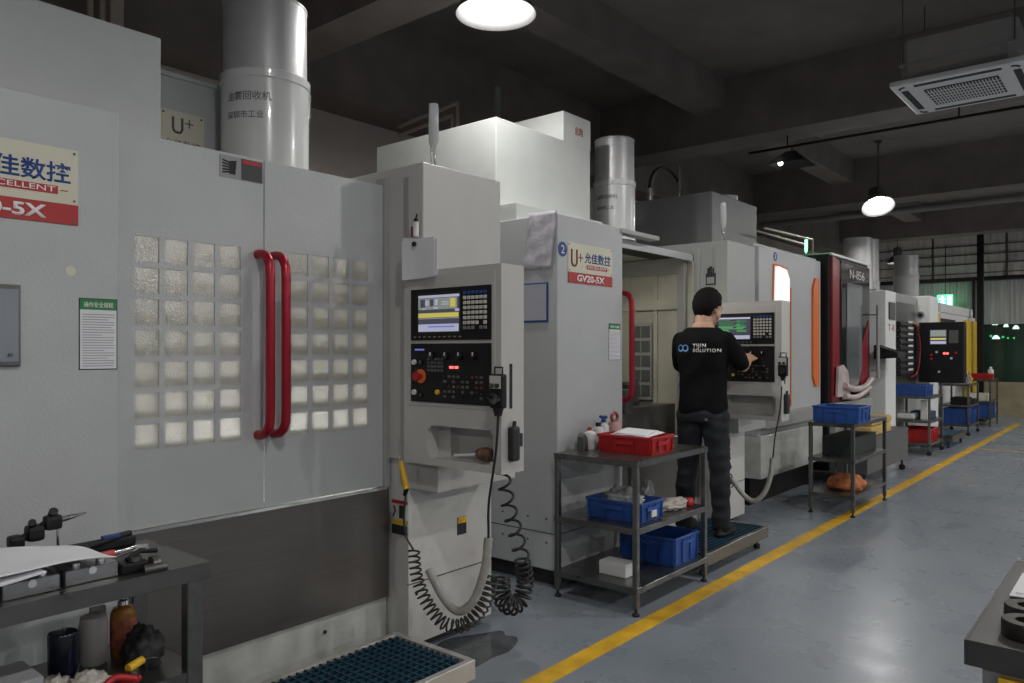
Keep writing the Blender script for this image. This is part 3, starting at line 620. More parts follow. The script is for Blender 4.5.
# thinner spring hose looping from the air gun
mb = MB(); pts = coil([(2.21, 2.40, .56), (2.215, 2.385, .44), (2.24, 2.345, .33), (2.28, 2.28, .25), (2.32, 2.20, .26), (2.36, 2.14, .34), (2.38, 2.11, .46)], (.022, .03), 28)
mb.tube(smooth_path([(2.205, 2.445, .78), (2.20, 2.45, .68), (2.205, 2.44, .60)], 6) + pts, .0045, 8)
single(mb, 'spiral_hose', mat('smoky hose', (.035, .035, .033), .4), 'thin dark spiral air hose looping low from the yellow air gun grip', 'hose', (2.25, 2.35, .15))
r = thing('air_gun', 'air blow gun with yellow grip hanging left of the nearest pendant', 'air gun', (2.19, 2.46, .75))
mb = MB(); mb.tube([(2.205, 2.44, .81), (2.195, 2.465, .925)], [.014, .011], 14); mb.build('grip', yellow, r)
mb = MB(); mb.tube([(2.195, 2.465, .925), (2.19, 2.475, 1.02)], .004, 8); mb.cyl((2.195, 2.465, .92), (2.194, 2.463, .935), .008); mb.build('nozzle', chrome, r)
mb = MB(); mb.cyl((2.205, 2.44, .81), (2.207, 2.453, .78), .011, .008); mb.build('hose_connector', black, r)
r = thing('tool_holder', 'brown capped tool holder lying in the tray of the nearest pendant', 'tool', (2.33, 2.15, .95))
mb = MB(); mb.lathe([(.001, -.035), (.02, -.03), (.027, -.01), (.022, 0), (.03, .01), (.028, .03), (.012, .04)], (2.32, 2.10, .975), 20, 0, Matrix.Rotation(PI / 2, 4, 'X')); mb.build('holder_body', mat('brown taped metal', (.12, .06, .035), .5, var=.4, scale=40), r)
mb = MB(); mb.cyl((2.32, 2.13, .97), (2.315, 2.26, .956), .007, seg=12); mb.build('tool_shank', white_pl, r)
# small black spring hose beside second machine
mb = MB(); mb.tube(coil([(5.55, 2.52, .90), (5.56, 2.52, .6), (5.57, 2.5, .35)], .025, 8), .005, 8)
single(mb, 'spiral_hose', rubber, 'small black spring hose hanging behind the worker against the second machine base', 'hose', (5.55, 2.52, .35))

# ------------------------------------------------------------------ mist collectors on the roofs
def mist_collector(x, y, r, z0, z1, z2, label, text=True):
    t = thing('mist_collector', label, 'collector', (x, y, z0), 'white drum mist collectors on the machine roofs')
    mb = MB(); mb.lathe([(r, 0), (r, z1 - z0 - .045), (r + .006, z1 - z0 - .04), (r + .008, z1 - z0 - .005), (r, z1 - z0)], (x, y, z0), 48)
    mb.lathe([(r * 1.02, 0), (r * 1.02, .03), (r * .9, .031)], (x, y, z0 - .03), 48)
    d = mb.build('lower_drum', drum_white, t)
    mb = MB(); q = r * .955; mb.lathe([(q, 0), (q, z2 - z1 - .012), (q + .003, z2 - z1 - .008), (q + .003, z2 - z1), (q * .9, z2 - z1 + .012), (q * .5, z2 - z1 + .02)], (x, y, z1), 48)
    mb.build('upper_drum', galv, t)
    mb = MB(); mb.box(x - r * .8, x + r * .8, y - r * .8, y + r * .8, z0 - .12, z0 - .03, bev=.004); mb.build('stand', paint_dull, t)
    mb = MB(); mb.tube([(x + r * .95, y - .25 * r, z0), (x + r * 1.06, y - .3 * r, z1 - .03), (x + r, y - .3 * r, z1)], .006, 8); mb.build('clamp_rod', chrome, t)
    if text:
        mb = MB(); ang0 = math.atan2(-y, -x)   # facing the aisle
        def curved(s, h, z, a0, m=0):
            me = text_mesh(s); ys = [v.co.y for v in me.vertices]; sc = h / (max(ys) - min(ys)); bm = bmesh.new(); bm.from_mesh(me)
            for v in bm.verts:
                a = a0 + v.co.x * sc / r; R = r + .001 + v.co.z * .05
                v.co = V((x + R * math.cos(a), y + R * math.sin(a), z + v.co.y * sc))
            bmesh.ops.recalc_face_normals(bm, faces=bm.faces); mb._merge(bm, m)
        a0 = ang0 - .95
        curved('油雾回收机', .042 * r / .21, z0 + (z1 - z0) * .66, a0); curved('深圳市工业', .036 * r / .21, z0 + (z1 - z0) * .47, a0)
        mb.build('lettering', mat('faded black print', (.12, .12, .12), .7), d)
    return t
mist_collector(2.09, 3.33, .205, 2.27, 2.71, 3.065, 'largest white and galvanised mist collector drum, above the closed doors of the nearest machine')
mist_collector(5.24, 3.33, .165, 2.30, 2.74, 3.075, 'white and galvanised mist collector drum right of the tall white cover')
mist_collector(12.4, 3.5, .21, 2.20, 2.52, 3.10, 'grey mist collector drum rising behind the black and red machine', False)
mist_collector(13.25, 3.62, .21, 2.32, 2.5, 3.18, 'darker grey drum just right of the drum behind the black and red machine', False)
mist_collector(15.2, 3.46, .21, 2.34, 2.74, 3.10, 'farthest white mist collector drum, near the end wall', False)

# ------------------------------------------------------------------ machine 3, grey with orange trim
r = thing('machining_center', 'grey machining centre with orange handle and orange-framed window', 'machine', (7.4, 3.4, 0))
mb = MB(); mb.box(6.62, 8.26, 2.7, 4.3, .62, 2.33, bev=.01); mb.prism([(6.62, 2.32), (8.26, 2.32), (8.26, 2.36), (6.62, 2.36)], 'y', 2.75, 4.3)
mb.build('enclosure', paint, r)
mb = MB(); mb.box(6.62, 8.26, 2.68, 4.2, .25, .64, 0, bev=.006); mb.box(6.66, 8.22, 2.80, 4.1, 0, .26, 1); mb.box(6.60, 8.27, 2.62, 2.70, .70, .83, 2, bev=.01)
mb.build('machine_base', [dirty_white, black, paint_dull], r)
mb = MB(); mb.box(7.385, 7.400, 2.692, 2.701, .85, 2.0, 0)
poly = [(6.95, 1.84), (7.30, 1.84), (7.33, 1.88), (7.33, 2.08), (7.26, 2.16), (7.05, 2.18), (6.97, 2.17)]
mb.prism([(a + (-.022 if a < 7.1 else .022), b_ + (-.0 if b_ < 2 else .022)) for a, b_ in poly], 'y', 2.690, 2.702, 0); d = mb.build('door_trim', orange, r)
mb = MB(); mb.prism(poly, 'y', 2.684, 2.69, 0); mb.build('window_pane', mat('lit machine window', (.8, .82, .8), .15, emit=(.92, .95, .95), estr=.65), r, label='bright lit window pane')
mb = MB(); mb.prism([(7.98, 1.13), (8.05, 1.03), (8.16, 1.03), (8.16, 2.14), (8.05, 2.14), (7.98, 2.03)], 'y', 2.68, 2.70); mb.build('door_handle', orange, r, label='long orange handle')
mb = MB(); mb.box(6.74, 7.79, 3.2, 4.3, 2.34, 2.90, bev=.01); mb.cyl((7.50, 3.42, 2.9), (7.50, 3.42, 2.985), .13, m=1); mb.build('axis_cover', [paint_dull, white_pl], r)
signal_lamp(r, 8.17, 2.82, 2.36, True, .62)
number_badge(r, '3', 7.0, 2.70, 2.265, .042)
mb = MB(); mb.tube(smooth_path([(6.80, 3.9, 2.9), (6.80, 3.9, 3.08), (6.90, 3.9, 3.22), (7.12, 3.9, 3.29), (7.36, 3.9, 3.22), (7.46, 3.9, 3.05), (7.47, 3.9, 2.9)]), .016, 10); mb.cyl((6.80, 3.9, 2.89), (6.80, 3.9, 3.03), .025, m=1); mb.cyl((7.40, 3.9, 2.89), (7.40, 3.9, 3.36), .024, m=1)
mb.build('hose_arch', [rubber, chrome], r)

# ------------------------------------------------------------------ machine 4, black and red
r = thing('machining_center', 'black machining centre with red flanks and a tall dark window', 'machine', (9.0, 3.4, 0))
mb = MB(); mb.box(8.34, 9.76, 2.64, 4.2, .12, 2.42, bev=.02, seg=3); mb.build('enclosure', black, r)
mb = MB(); mb.prism([(8.38, .85), (8.62, .85), (8.62, 2.36), (8.38, 2.40)], 'y', 2.615, 2.645); mb.prism([(9.30, .9), (9.62, .9), (9.62, 1.75), (9.36, 1.45), (9.30, 1.2)], 'y', 2.594, 2.62); mb.build('side_panel', red_pt, r)
mb = MB(); mb.box(8.62, 9.70, 2.60, 2.65, .85, 2.37, bev=.02, seg=3); d = mb.build('door', black_gl, r)
mb = MB(); mb.prism([(8.80, 2.14), (9.36, 2.14), (9.36, 1.2), (9.2, .98), (8.92, .98), (8.80, 1.25)], 'y', 2.592, 2.602)
mb.build('window_pane', mat('smoky door glass', (.30, .32, .34), .14, .5, var=.35, scale=2, coat=.6), d)
mb = MB(); put_text(mb, 'N-856', (8.92, 2.599, 2.20), *FY, w=.55, h=.10); mb.build('lettering', mat('silver letters', (.55, .54, .54), .4), d)
mb = MB(); mb.tube([(9.66, 2.50, 1.93), (9.66, 2.50, 1.07)], .02, 8); mb.cyl((9.66, 2.50, 1.82), (9.66, 2.61, 1.82), .012, seg=8); mb.cyl((9.66, 2.50, 1.16), (9.66, 2.61, 1.16), .012, seg=8); mb.build('door_handle', paint_dull, d)
mb = MB(); mb.prism([(8.42, .90), (8.86, .90), (8.78, 1.17), (8.62, 1.24), (8.45, 1.22)], 'y', 2.575, 2.60); mb.tube(smooth_path([(8.6, 2.56, 1.02), (8.9, 2.55, .97), (9.3, 2.55, .98), (9.6, 2.56, 1.06)]), .035, 8); mb.tube(smooth_path([(8.6, 2.56, .90), (9.0, 2.55, .88), (9.55, 2.56, .96)]), .03, 8); mb.build('splash_hose', mat('pale pinkish hose', (.50, .42, .42), .4, var=.2), r)
mb = MB(); mb.box(8.36, 9.74, 2.58, 4.1, .1, .84, bev=.01); mb.build('machine_base', paint_light, r)
mb = MB(); mb.box(8.36, 9.74, 2.62, 4.1, 2.405, 2.43); mb.build('roof_edge', white_pl, r)

# ------------------------------------------------------------------ machine 5, white with black pendant
r = thing('machining_center', 'white machining centre with black operator panel and red curved handle', 'machine', (12, 3.4, 0))
mb = MB(); mb.box(10.2, 10.68, 2.55, 3.5, 0.02, 2.14, bev=.01); mb.build('front_column', white_en, r)
mb = MB(); mb.box(10.32, 10.60, 2.535, 2.55, 1.78, 2.0, 0, bev=.004); mb.build('status_screen', black_gl, r)
mb = MB(); put_text(mb, 'T-8', (10.3, 2.549, 1.64), *FY, w=.3, h=.08); mb.build('lettering', red_sign, r)
mb = MB(); mb.prism([(2.60, 1.46), (2.34, 1.37), (2.33, 1.31), (2.60, 1.29)], 'x', 9.86, 10.19); mb.build('keyboard_tray', black, r)
mb = MB(); mb.box(10.68, 12.86, 2.78, 4.4, .1, 2.2, bev=.01); mb.box(11.1, 12.7, 2.765, 2.79, .85, 2.08, 1, bev=.004); mb.build('enclosure', [paint_light, steel], r)
mb = MB()
for k in range(9): mb.cyl((11.60, 2.74, 1.08 + k * .085), (12.35, 2.74, 1.08 + k * .085), .036, seg=12)
mb.box(11.63, 12.3, 2.73, 2.77, 1.04, 1.8)
for k in range(9): mb.box(11.45, 11.62, 2.735, 2.76, 1.07 + k * .085, 1.085 + k * .085, 0); mb.box(12.0, 12.28, 2.70, 2.706, 1.105 + k * .085, 1.135 + k * .085, 1)
mb.build('bellows', [rubber, white_pl], r)
mb = MB(); mb.tube(smooth_path([(12.2, 2.72, 1.8), (12.42, 2.68, 1.72), (12.5, 2.66, 1.4), (12.42, 2.68, 1.08), (12.2, 2.72, 1.0)]), .016, 8); mb.build('door_handle', red_pt, r)
mb = MB(); mb.box(12.87, 13.45, 2.6, 4.4, .02, 2.22, bev=.02); mb.build('rear_column', white_en, r)
mb = MB(); mb.cyl((12.87, 2.73, 1.93), (12.862, 2.73, 1.93), .055, seg=20, m=0); mb.cyl((12.863, 2.73, 1.93), (12.858, 2.73, 1.93), .032, seg=20, m=1); mb.build('round_emblem', [grey_ink, blackink], r)
mb = MB(); mb.box(12.66, 12.86, 2.12, 2.71, .92, 1.81, bev=.012); p = mb.build('operator_panel', black, r)
mb = MB(); mb.box(12.65, 12.662, 2.34, 2.56, 1.48, 1.70, 0); mb.box(12.646, 12.651, 2.35, 2.55, 1.60, 1.69, 1); mb.box(12.646, 12.651, 2.35, 2.55, 1.55, 1.575, 2); mb.box(12.646, 12.651, 2.35, 2.55, 1.49, 1.53, 3); mb.build('screen', [scr_bg, scr_g, scr_y, scr_w], p)
mb = MB(); mb.box(12.65, 12.662, 2.19, 2.31, 1.50, 1.69, 0); mb.build('keypad', key_g, p)
for (y, z, m) in ((2.54, 1.33, red_pl), (2.37, 1.35, red_led), (2.33, 1.35, red_led), (2.47, 1.37, key_w), (2.22, 1.36, red_pl), (2.28, 1.28, key_w), (2.54, 1.27, red_pl), (2.44, 1.08, key_w)):
    mb = MB(); mb.cyl((12.66, y, z), (12.645, y, z), .017, seg=12); mb.build('push_button', m, p)
# ------------------------------------------------------------------ machine 6, pale with yellow
r = thing('machining_center', 'cream and yellow machining centre farthest down the row', 'machine', (15.6, 3.5, 0))
mb = MB(); mb.box(14.2, 18.3, 2.86, 4.6, .1, 2.06, bev=.02); mb.build('enclosure', white_pl, r)
mb = MB(); mb.box(17.0, 18.2, 2.80, 2.87, .5, 1.98, bev=.01); mb.build('yellow_panel', yellow_en, r); mb = MB(); mb.box(14.35, 14.75, 2.82, 2.87, 1.0, 2.02, bev=.01); mb.build('yellow_panel', yellow_en, r)
mb = MB(); mb.box(14.8, 16.1, 2.83, 2.87, .8, 1.95, bev=.01); mb.build('door', dark, r)
mb = MB(); mb.box(14.9, 17.9, 2.84, 3.8, 2.05, 2.22, bev=.02); mb.build('roof_cover', white_pl, r)
mb = MB(); mb.box(15.3, 15.34, 2.76, 2.83, 1.1, 1.6, bev=.01); mb.build('door_handle', black, r)

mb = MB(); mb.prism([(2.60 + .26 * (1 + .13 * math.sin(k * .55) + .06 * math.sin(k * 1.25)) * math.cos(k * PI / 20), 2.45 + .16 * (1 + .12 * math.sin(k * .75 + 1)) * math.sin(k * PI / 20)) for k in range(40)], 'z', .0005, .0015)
single(mb, 'wet_shadow_patch', mat('dark wet shade', (.07, .078, .086), .14, var=.4, scale=8), 'dark wet shade stain of mostly contact shadow on the floor under the hanging hoses', 'patch', (2.62, 2.42, 0))  # flat dark floor patch: painted contact shadow plus some real wetness
# ------------------------------------------------------------------ steel carts
def cart(x0, x1, y0, y1, zt, zm, zb, label, wheels=False):
    r = thing('tool_cart', label, 'cart', ((x0 + x1) / 2, (y0 + y1) / 2, 0), 'three-tier steel carts along the yellow line')
    def tray(z, nm):
        mb = MB(); mb.box(x0 + .012, x1 - .012, y0 + .012, y1 - .012, z - .004, z - .0005); mb.ring(x0, x1, y0, y1, .012, z - .032, z, bev=.001)
        mb.build(nm, steel_tbl, r)
    tray(zt, 'tabletop'); tray(zm, 'shelf'); tray(zb, 'shelf')
    q = .034
    for (a, b_) in ((x0, y0), (x1 - q, y0), (x0, y1 - q), (x1 - q, y1 - q)):
        mb = MB(); mb.box(a + .002, a + q - .002, b_ + .002, b_ + q - .002, .04, zt - .006, bev=.003, seg=1)
        l = mb.build('leg', steel, r)
        mb = MB(); cx, cy = a + q / 2, b_ + q / 2
        if wheels: mb.cyl((cx - .012, cy, .03), (cx + .012, cy, .03), .03, seg=18); mb.box(cx - .016, cx + .016, cy - .012, cy + .012, .03, .06)
        else: mb.lathe([(.02, 0), (.02, .012), (.008, .02), (.008, .045)], (cx, cy, 0), 14)
        mb.build('caster' if wheels else 'foot', rubber, l)
    return r
cart(3.485, 4.31, 2.075, 2.62, .815, .46, .15, 'steel cart with a red crate on top, nearest along the yellow line')
cart(6.71, 7.72, 1.92, 2.30, .78, .48, .18, 'steel cart with a wide blue crate on top and orange cloth below')
cart(11.3, 12.1, 2.28, 2.76, .78, .46, .16, 'steel cart with a blue crate on top and red crate on its lowest shelf', True)
cart(14.3, 15.2, 2.32, 2.75, .84, .5, .18, 'cluttered steel cart before the black operator panel, white box beneath it', True)
cart(16.3, 17.15, 2.30, 2.76, .86, .46, .16, 'farthest steel cart, with a flat red crate and white bottle on top')

def crate(x0, x1, y0, y1, z, h, m, label, group=None, ribs=True, name='plastic_crate'):
    mb = MB(); t = .004; g = .012
    mb.box(x0 + g, x1 - g, y0 + g, y1 - g, z, z + .006)
    mb.prism([(0, 0)] * 0 or [(y0 + g, z), (y0 + g + t, z), (y0 + t, z + h), (y0, z + h)], 'x', x0 + g * .5, x1 - g * .5)
    mb.prism([(y1 - g, z), (y1 - g - t, z), (y1 - t, z + h), (y1, z + h)], 'x', x0 + g * .5, x1 - g * .5)
    mb.prism([(x0 + g, z), (x0 + g + t, z), (x0 + t, z + h), (x0, z + h)], 'y', y0 + g * .5, y1 - g * .5)
    mb.prism([(x1 - g, z), (x1 - g - t, z), (x1 - t, z + h), (x1, z + h)], 'y', y0 + g * .5, y1 - g * .5)
    R = .008; zz = z + h
    for (a, b_, c, d) in ((x0 - R, x1 + R, y0 - R, y0 + .003), (x0 - R, x1 + R, y1 - .003, y1 + R), (x0 - R, x0 + .003, y0, y1), (x1 - .003, x1 + R, y0, y1)): mb.box(a, b_, c, d, zz - .014, zz, bev=.002, seg=1)
    if ribs:
        n = max(3, int((x1 - x0) / .09))
        for i in range(n + 1):
            xx = x0 + (x1 - x0) * i / n; xx = min(max(xx, x0 + .01), x1 - .01)
            for yy in (y0 - .003, y1 - .006): mb.box(xx - .003, xx + .003, yy, yy + .009, z + .01, zz - .01)
        n = max(2, int((y1 - y0) / .09))
        for i in range(n + 1):
            yy = y0 + (y1 - y0) * i / n; yy = min(max(yy, y0 + .01), y1 - .01)
            for xx in (x0 - .003, x1 - .006): mb.box(xx, xx + .009, yy - .003, yy + .003, z + .01, zz - .01)
        cx = (x0 + x1) / 2; cy = (y0 + y1) / 2
        mb.box(x0 - .007, x0 + .003, cy - .06, cy + .06, zz - .05, zz - .03); mb.box(cx - .06, cx + .06, y0 - .007, y0 + .003, zz - .05, zz - .03)
    return single(mb, name, m, label, 'crate', ((x0 + x1) / 2, (y0 + y1) / 2, z), group)
# cart 1
crate(3.73, 3.98, 2.13, 2.48, .815, .10, red_pl, 'red plastic crate holding papers on the nearest cart')
mb = MB(); mb.sheet((3.75, 2.17, .91), (.20, 0, .012), (0, .24, .004), 8, 8, lambda a, b_: .004 * math.sin(b_ * 4), .004); mb.sheet((3.77, 2.19, .917), (.18, .02, .012), (-.01, .20, .006), 8, 8, lambda a, b_: .004 * math.sin(a * 3), .003)
single(mb, 'paper_sheets', paper, 'loose white papers lying in the red crate', 'paper', (3.85, 2.26, .915))
cr_ = crate(3.60, 3.84, 2.12, 2.47, .46, .11, blue_pl, 'shallow blue crate with plastic bags on the middle shelf of the nearest cart')
mb = MB(); mb.box(3.70, 3.75, 2.108, 2.118, .485, .52); mb.bm.transform(Matrix.Translation((-3.72, -2.295, -.46))); q_ = mb.build('label_tag', white_pl, label='small white label'); q_.parent = cr_
crate(3.96, 4.25, 2.11, 2.48, .15, .165, blue_pl, 'deep blue crate on the bottom shelf of the nearest cart')
mb = MB(); mb.box(3.60, 3.71, 2.215, 2.39, .15, .225, bev=.006); mb.box(3.598, 3.712, 2.213, 2.392, .205, .208)
single(mb, 'cardboard_box', white_pl, 'small white box on the bottom shelf of the nearest cart', 'box', (3.64, 2.3, .15))
def bottle(x, y, z, r, h, m, capm, label, cap_r=.4, group=None, nm='bottle', cap=True):
    t = thing(nm, label, 'bottle', (x, y, z), group)
    mb = MB(); mb.lathe([(r * .92, 0), (r, .006), (r, h * .68), (r * .9, h * .76), (r * cap_r, h * .84), (r * cap_r, h * .88)], (x, y, z), 20); mb.build('body', m, t)
    if cap: mb = MB(); mb.lathe([(r * cap_r * 1.2, h * .86), (r * cap_r * 1.2, h * .97), (r * cap_r, h)], (x, y, z), 16); mb.build('cap', capm, t)
    return t
def trigger(x, y, z, h, m, hm, label):
    t = bottle(x, y, z, .032, h, m, hm, label, nm='spray_bottle')
    mb = MB(); mb.tube([(x + .03, y, z + h + .005), (x - .04, y, z + h + .012)], .009, 8); mb.tube([(x - .02, y, z + h), (x - .035, y, z + h - .035)], .004, 6); mb.build('trigger', hm, t)
bottle(3.76, 2.56, .815, .036, .13, white_pl, red_pl, 'short white bottle with red cap at the back of the nearest cart', .3)
bottle(3.85, 2.56, .815, .032, .15, white_pl, black, 'taller white bottle behind the red crate on the nearest cart', .45)
trigger(3.925, 2.57, .815, .17, white_pl, blue_ink, 'bottle with blue trigger head behind the red crate')
t = thing('oil_can', 'pinkish oil can with looped handle behind the red crate', 'can', (4.03, 2.56, .815))
mb = MB(); mb.lathe([(.045, 0), (.048, .01), (.044, .12), (.030, .145)], (4.03, 2.56, .815), 24); mb.build('body', pink, t)
mb = MB(); mb.tube([(4.03 + .034 * math.cos(a), 2.56, .985 + .026 * math.sin(a)) for a in [k * PI / 8 for k in range(17)]], .010, 8); mb.build('handle', mat('dark pink plastic', (.30, .06, .05), .4), t)
mb = MB(); mb.prism([(3.66, .815), (3.715, .815), (3.705, .89), (3.685, .91), (3.663, .895)], 'y', 2.54, 2.58); single(mb, 'funnel_block', mat('dark grey block', (.07, .075, .07), .5), 'dark grey block left of the white bottles on the nearest cart', 'block', (3.69, 2.56, .815))
bottle(3.96, 2.38, .46, .03, .16, amber, white_pl, 'amber oil bottle with white cap behind the blue crate on the middle shelf', .4)
def _noop(): pass
def crumple(c, rad, m, name, label, cat, seed=0, k=3.0, amp=.35, group=None, flat=True):
    t = bmesh.new(); bmesh.ops.create_icosphere(t, subdivisions=4, radius=1)
    for v in t.verts:
        n = noise.fractal(v.co * k + V((seed, seed * 2, 0)), .6, 2.0, 4); d = 1 + amp * n
        p = V((v.co.x * rad[0] * d, v.co.y * rad[1] * d, max(v.co.z * d, -.55 if flat else -9) * rad[2])); v.co = p
    for f in t.faces: f.smooth = True
    mb = MB(); t.transform(Matrix.Translation(V(c) + V((0, 0, .55 * rad[2] if flat else 0)))); mb._merge(t, 0)
    return single(mb, name, m, label, cat, c, group)
crumple((3.72, 2.31, .468), (.08, .12, .10), bag_pl, 'plastic_bag', 'cloudy plastic bag bulging from the shallow blue crate', 'bag', 3)
crumple((4.08, 2.36, .462), (.05, .04, .09), bag_pl, 'plastic_bag', 'cloudy plastic bag beside the amber bottle on the middle shelf', 'bag', 5)
gl_ = crumple((4.10, 2.20, .462), (.14, .06, .035), rag, 'work_glove', 'white knitted glove with red cuff right of the shallow blue crate', 'glove', 8)
mb = MB(); mb.cyl((4.20, 2.165, .485), (4.235, 2.15, .483), .026, .03, 16); mb.bm.transform(Matrix.Translation((-4.10, -2.20, -.462))); q_ = mb.build('cuff', red_pl, label='red knitted cuff'); q_.parent = gl_
# standing platforms
def platform(x0, x1, label):
    r = thing('floor_grate', label, 'platform', ((x0 + x1) / 2, 2.35, 0), 'low standing platforms with blue mats')
    y0, y1 = 2.10, 2.58
    mb = MB(); w = .03
    mb.ring(x0, x1, y0, y1, w, .075, .152, bev=.002)
    mb.box(x0 + w, x1 - w, y0 + w, y1 - w, .075, .085)
    mb.build('frame', mat('pale steel frame', (.52, .50, .47), .4, .3, var=.1) if x0 < 2 else steel, r)
    mb = MB(); xx = x0 + w; mb.box(x0 + w, x1 - w, y0 + w, y1 - w, .10, .118, 1)
    while xx < x1 - w - .01:
        mb.box(xx, xx + .008, y0 + w, y1 - w, .115, .150); xx += .036
    yy = y0 + w
    while yy < y1 - w - .01: mb.box(x0 + w, x1 - w, yy, yy + .008, .115, .148); yy += .036
    mb.build('mat', [blue_dk, mat('deep blue mat base', (.006, .028, .05), .6)], r)
    for (a, b_) in ((x0 + .06, y0 + .06), (x1 - .06, y0 + .06), (x0 + .06, y1 - .06), (x1 - .06, y1 - .06)):
        mb = MB(); mb.cyl((a, b_, 0), (a, b_, .03), .022, seg=16); mb.cyl((a, b_, .03), (a, b_, .08), .008, seg=10); mb.build('foot', rubber, r)
platform(.55, 2.27, 'low platform with a blue lattice mat in front of the nearest machine')
platform(4.36, 5.32, 'low platform with a dark blue mat under the worker')
# cart 2 goods
crate(6.75, 7.10, 1.90, 2.27, .78, .14, blue_pl, 'wide blue crate on the cart beside the orange-trimmed machine')
crumple((7.05, 2.08, .182), (.15, .15, .085), orange_cloth, 'cleaning_cloth', 'bundled orange cloth on the bottom shelf of the second cart', 'cloth', 11, 1.6, .2)
mb = MB(); mb.sheet((7.42, 2.20, .783), (.28, 0, 0), (0, .08, 0), 2, 2, None, .004); single(mb, 'paper_sheets', paper, 'flat white sheet on the right end of the second cart top', 'paper', (7.55, 2.24, .782))
bottle(7.15, 2.2, .48, .05, .12, mat('violet tin', (.08, .06, .16), .4), black, 'small violet container on the middle shelf of the second cart', .6)
mb = MB(); mb.box(6.95, 7.66, 2.0, 2.26, .48, .64, bev=.004); single(mb, 'storage_box', mat('dark green grey box', (.018, .025, .022), .6), 'dark box on the middle shelf of the second cart', 'box', (7.45, 2.1, .48))
# grey step behind cart 2 and yellow sponge block
r = thing('step_box', 'long grey coolant box standing past the second cart', 'box', (9, 2.37, 0))
mb = MB(); mb.box(8.2, 9.85, 2.22, 2.52, .14, .50, bev=.006); mb.build('tank', mat('dark grey tank paint', (.11, .115, .12), .5), r)
for (a, b_) in ((8.27, 2.27), (9.78, 2.27), (8.27, 2.47), (9.78, 2.47)):
    mb = MB(); mb.cyl((a, b_, .06), (a, b_, .15), .012, seg=10); mb.cyl((a - .01, b_, .035), (a + .01, b_, .035), .035, seg=16); mb.build('caster', rubber, r)
mb = MB(); mb.box(8.45, 9.2, 2.24, 2.45, .50, .60, bev=.03, seg=3); mb.box(8.5, 9.25, 2.25, 2.45, .60, .68, bev=.03, seg=3); single(mb, 'sponge_block', mat('tan sponge', (.52, .36, .12), .9, var=.15, bump=.5), 'tan sponge blocks stacked on the grey coolant box', 'sponge', (8.8, 2.35, .50))
crumple((9.0, 2.42, .84), (.28, .12, .2), mat('pale wrapped bundle', (.42, .38, .38), .7, var=.3), 'cloth_bundle', 'pale cloth bundle at the foot of the black machine window', 'cloth', 21, 2.0, flat=False) if False else None
# cart 3
crate(11.33, 11.75, 2.34, 2.74, .78, .15, blue_pl, 'blue crate on top of the third cart, right of the white column')
crate(11.4, 12.0, 2.32, 2.68, .16, .17, red_pl, 'red crate on the bottom shelf of the third cart')
mb = MB(); mb.box(11.4, 11.65, 2.50, 2.72, .46, .54, bev=.03, seg=3); single(mb, 'plastic_tub', white_pl, 'white tub on the middle shelf of the third cart', 'tub', (11.5, 2.6, .46))
mb = MB(); mb.box(11.66, 11.95, 2.34, 2.6, .46, .56, bev=.01); single(mb, 'parts_box', mat('navy box', (.02, .05, .12), .5), 'navy box beside the white tub on the third cart', 'box', (11.8, 2.45, .46))
mb = MB(); mb.box(11.50, 11.62, 2.36, 2.44, .46, .72, bev=.006); single(mb, 'carton', white_pl, 'tall white box standing on the middle shelf of the third cart', 'box', (11.56, 2.4, .46))
bottle(11.98, 2.7, .78, .04, .13, red_pl, white_pl, 'red bottle behind the blue crate on the third cart', .5)
mb = MB(); mb.box(12.3, 13.3, 2.2, 2.66, .10, .18, bev=.005); mb.box(12.35, 13.25, 2.23, 2.62, .18, .19, 1)
for (a, b_) in ((12.36, 2.26), (13.24, 2.26), (12.36, 2.6), (13.24, 2.6)): mb.cyl((a, b_, 0), (a, b_, .11), .02, seg=10, m=1)
single(mb, 'floor_grate', [steel, blue_dk], 'distant low steel platform beyond the third cart', 'platform', (12.8, 2.4, 0), 'low standing platforms with blue mats')
# cart 4
crate(14.35, 14.72, 2.35, 2.7, .18, .26, blue_pl, 'blue crate on the lowest shelf of the fourth cart, left one', None)
crate(14.78, 15.15, 2.35, 2.7, .18, .22, blue_pl, 'blue crate on the lowest shelf of the fourth cart, right one', None)
mb = MB(); mb.box(14.33, 14.7, 2.34, 2.6, .5, .62, bev=.01); mb.box(14.8, 15.1, 2.34, 2.6, .5, .58, bev=.01); single(mb, 'instrument_case', black, 'dark cases on the middle shelf of the fourth cart', 'case', (14.6, 2.5, .5))
for i, (x, y, rr, h, m, lb) in enumerate(((14.4, 2.45, .03, .18, chrome, 'bright metal tool holder, leftmost on the fourth cart'), (14.55, 2.5, .035, .14, steel, 'dull metal tool holder second on the fourth cart'), (14.7, 2.4, .03, .2, chrome, 'tall bright tool holder in the middle of the fourth cart'), (14.85, 2.5, .04, .15, steel, 'stout dull tool holder on the fourth cart'), (15.0, 2.42, .03, .17, yellow_en, 'yellow-banded bottle on the right of the fourth cart'))):
    mb = MB(); mb.lathe([(rr, 0), (rr, h * .3), (rr * 1.4, h * .32), (rr * 1.4, h * .5), (rr * .6, h * .55), (rr * .4, h)], (x, y, .84), 16); single(mb, 'tool_holder', m, lb, 'tool', (x, y, .84), 'tool holders on the fourth cart')
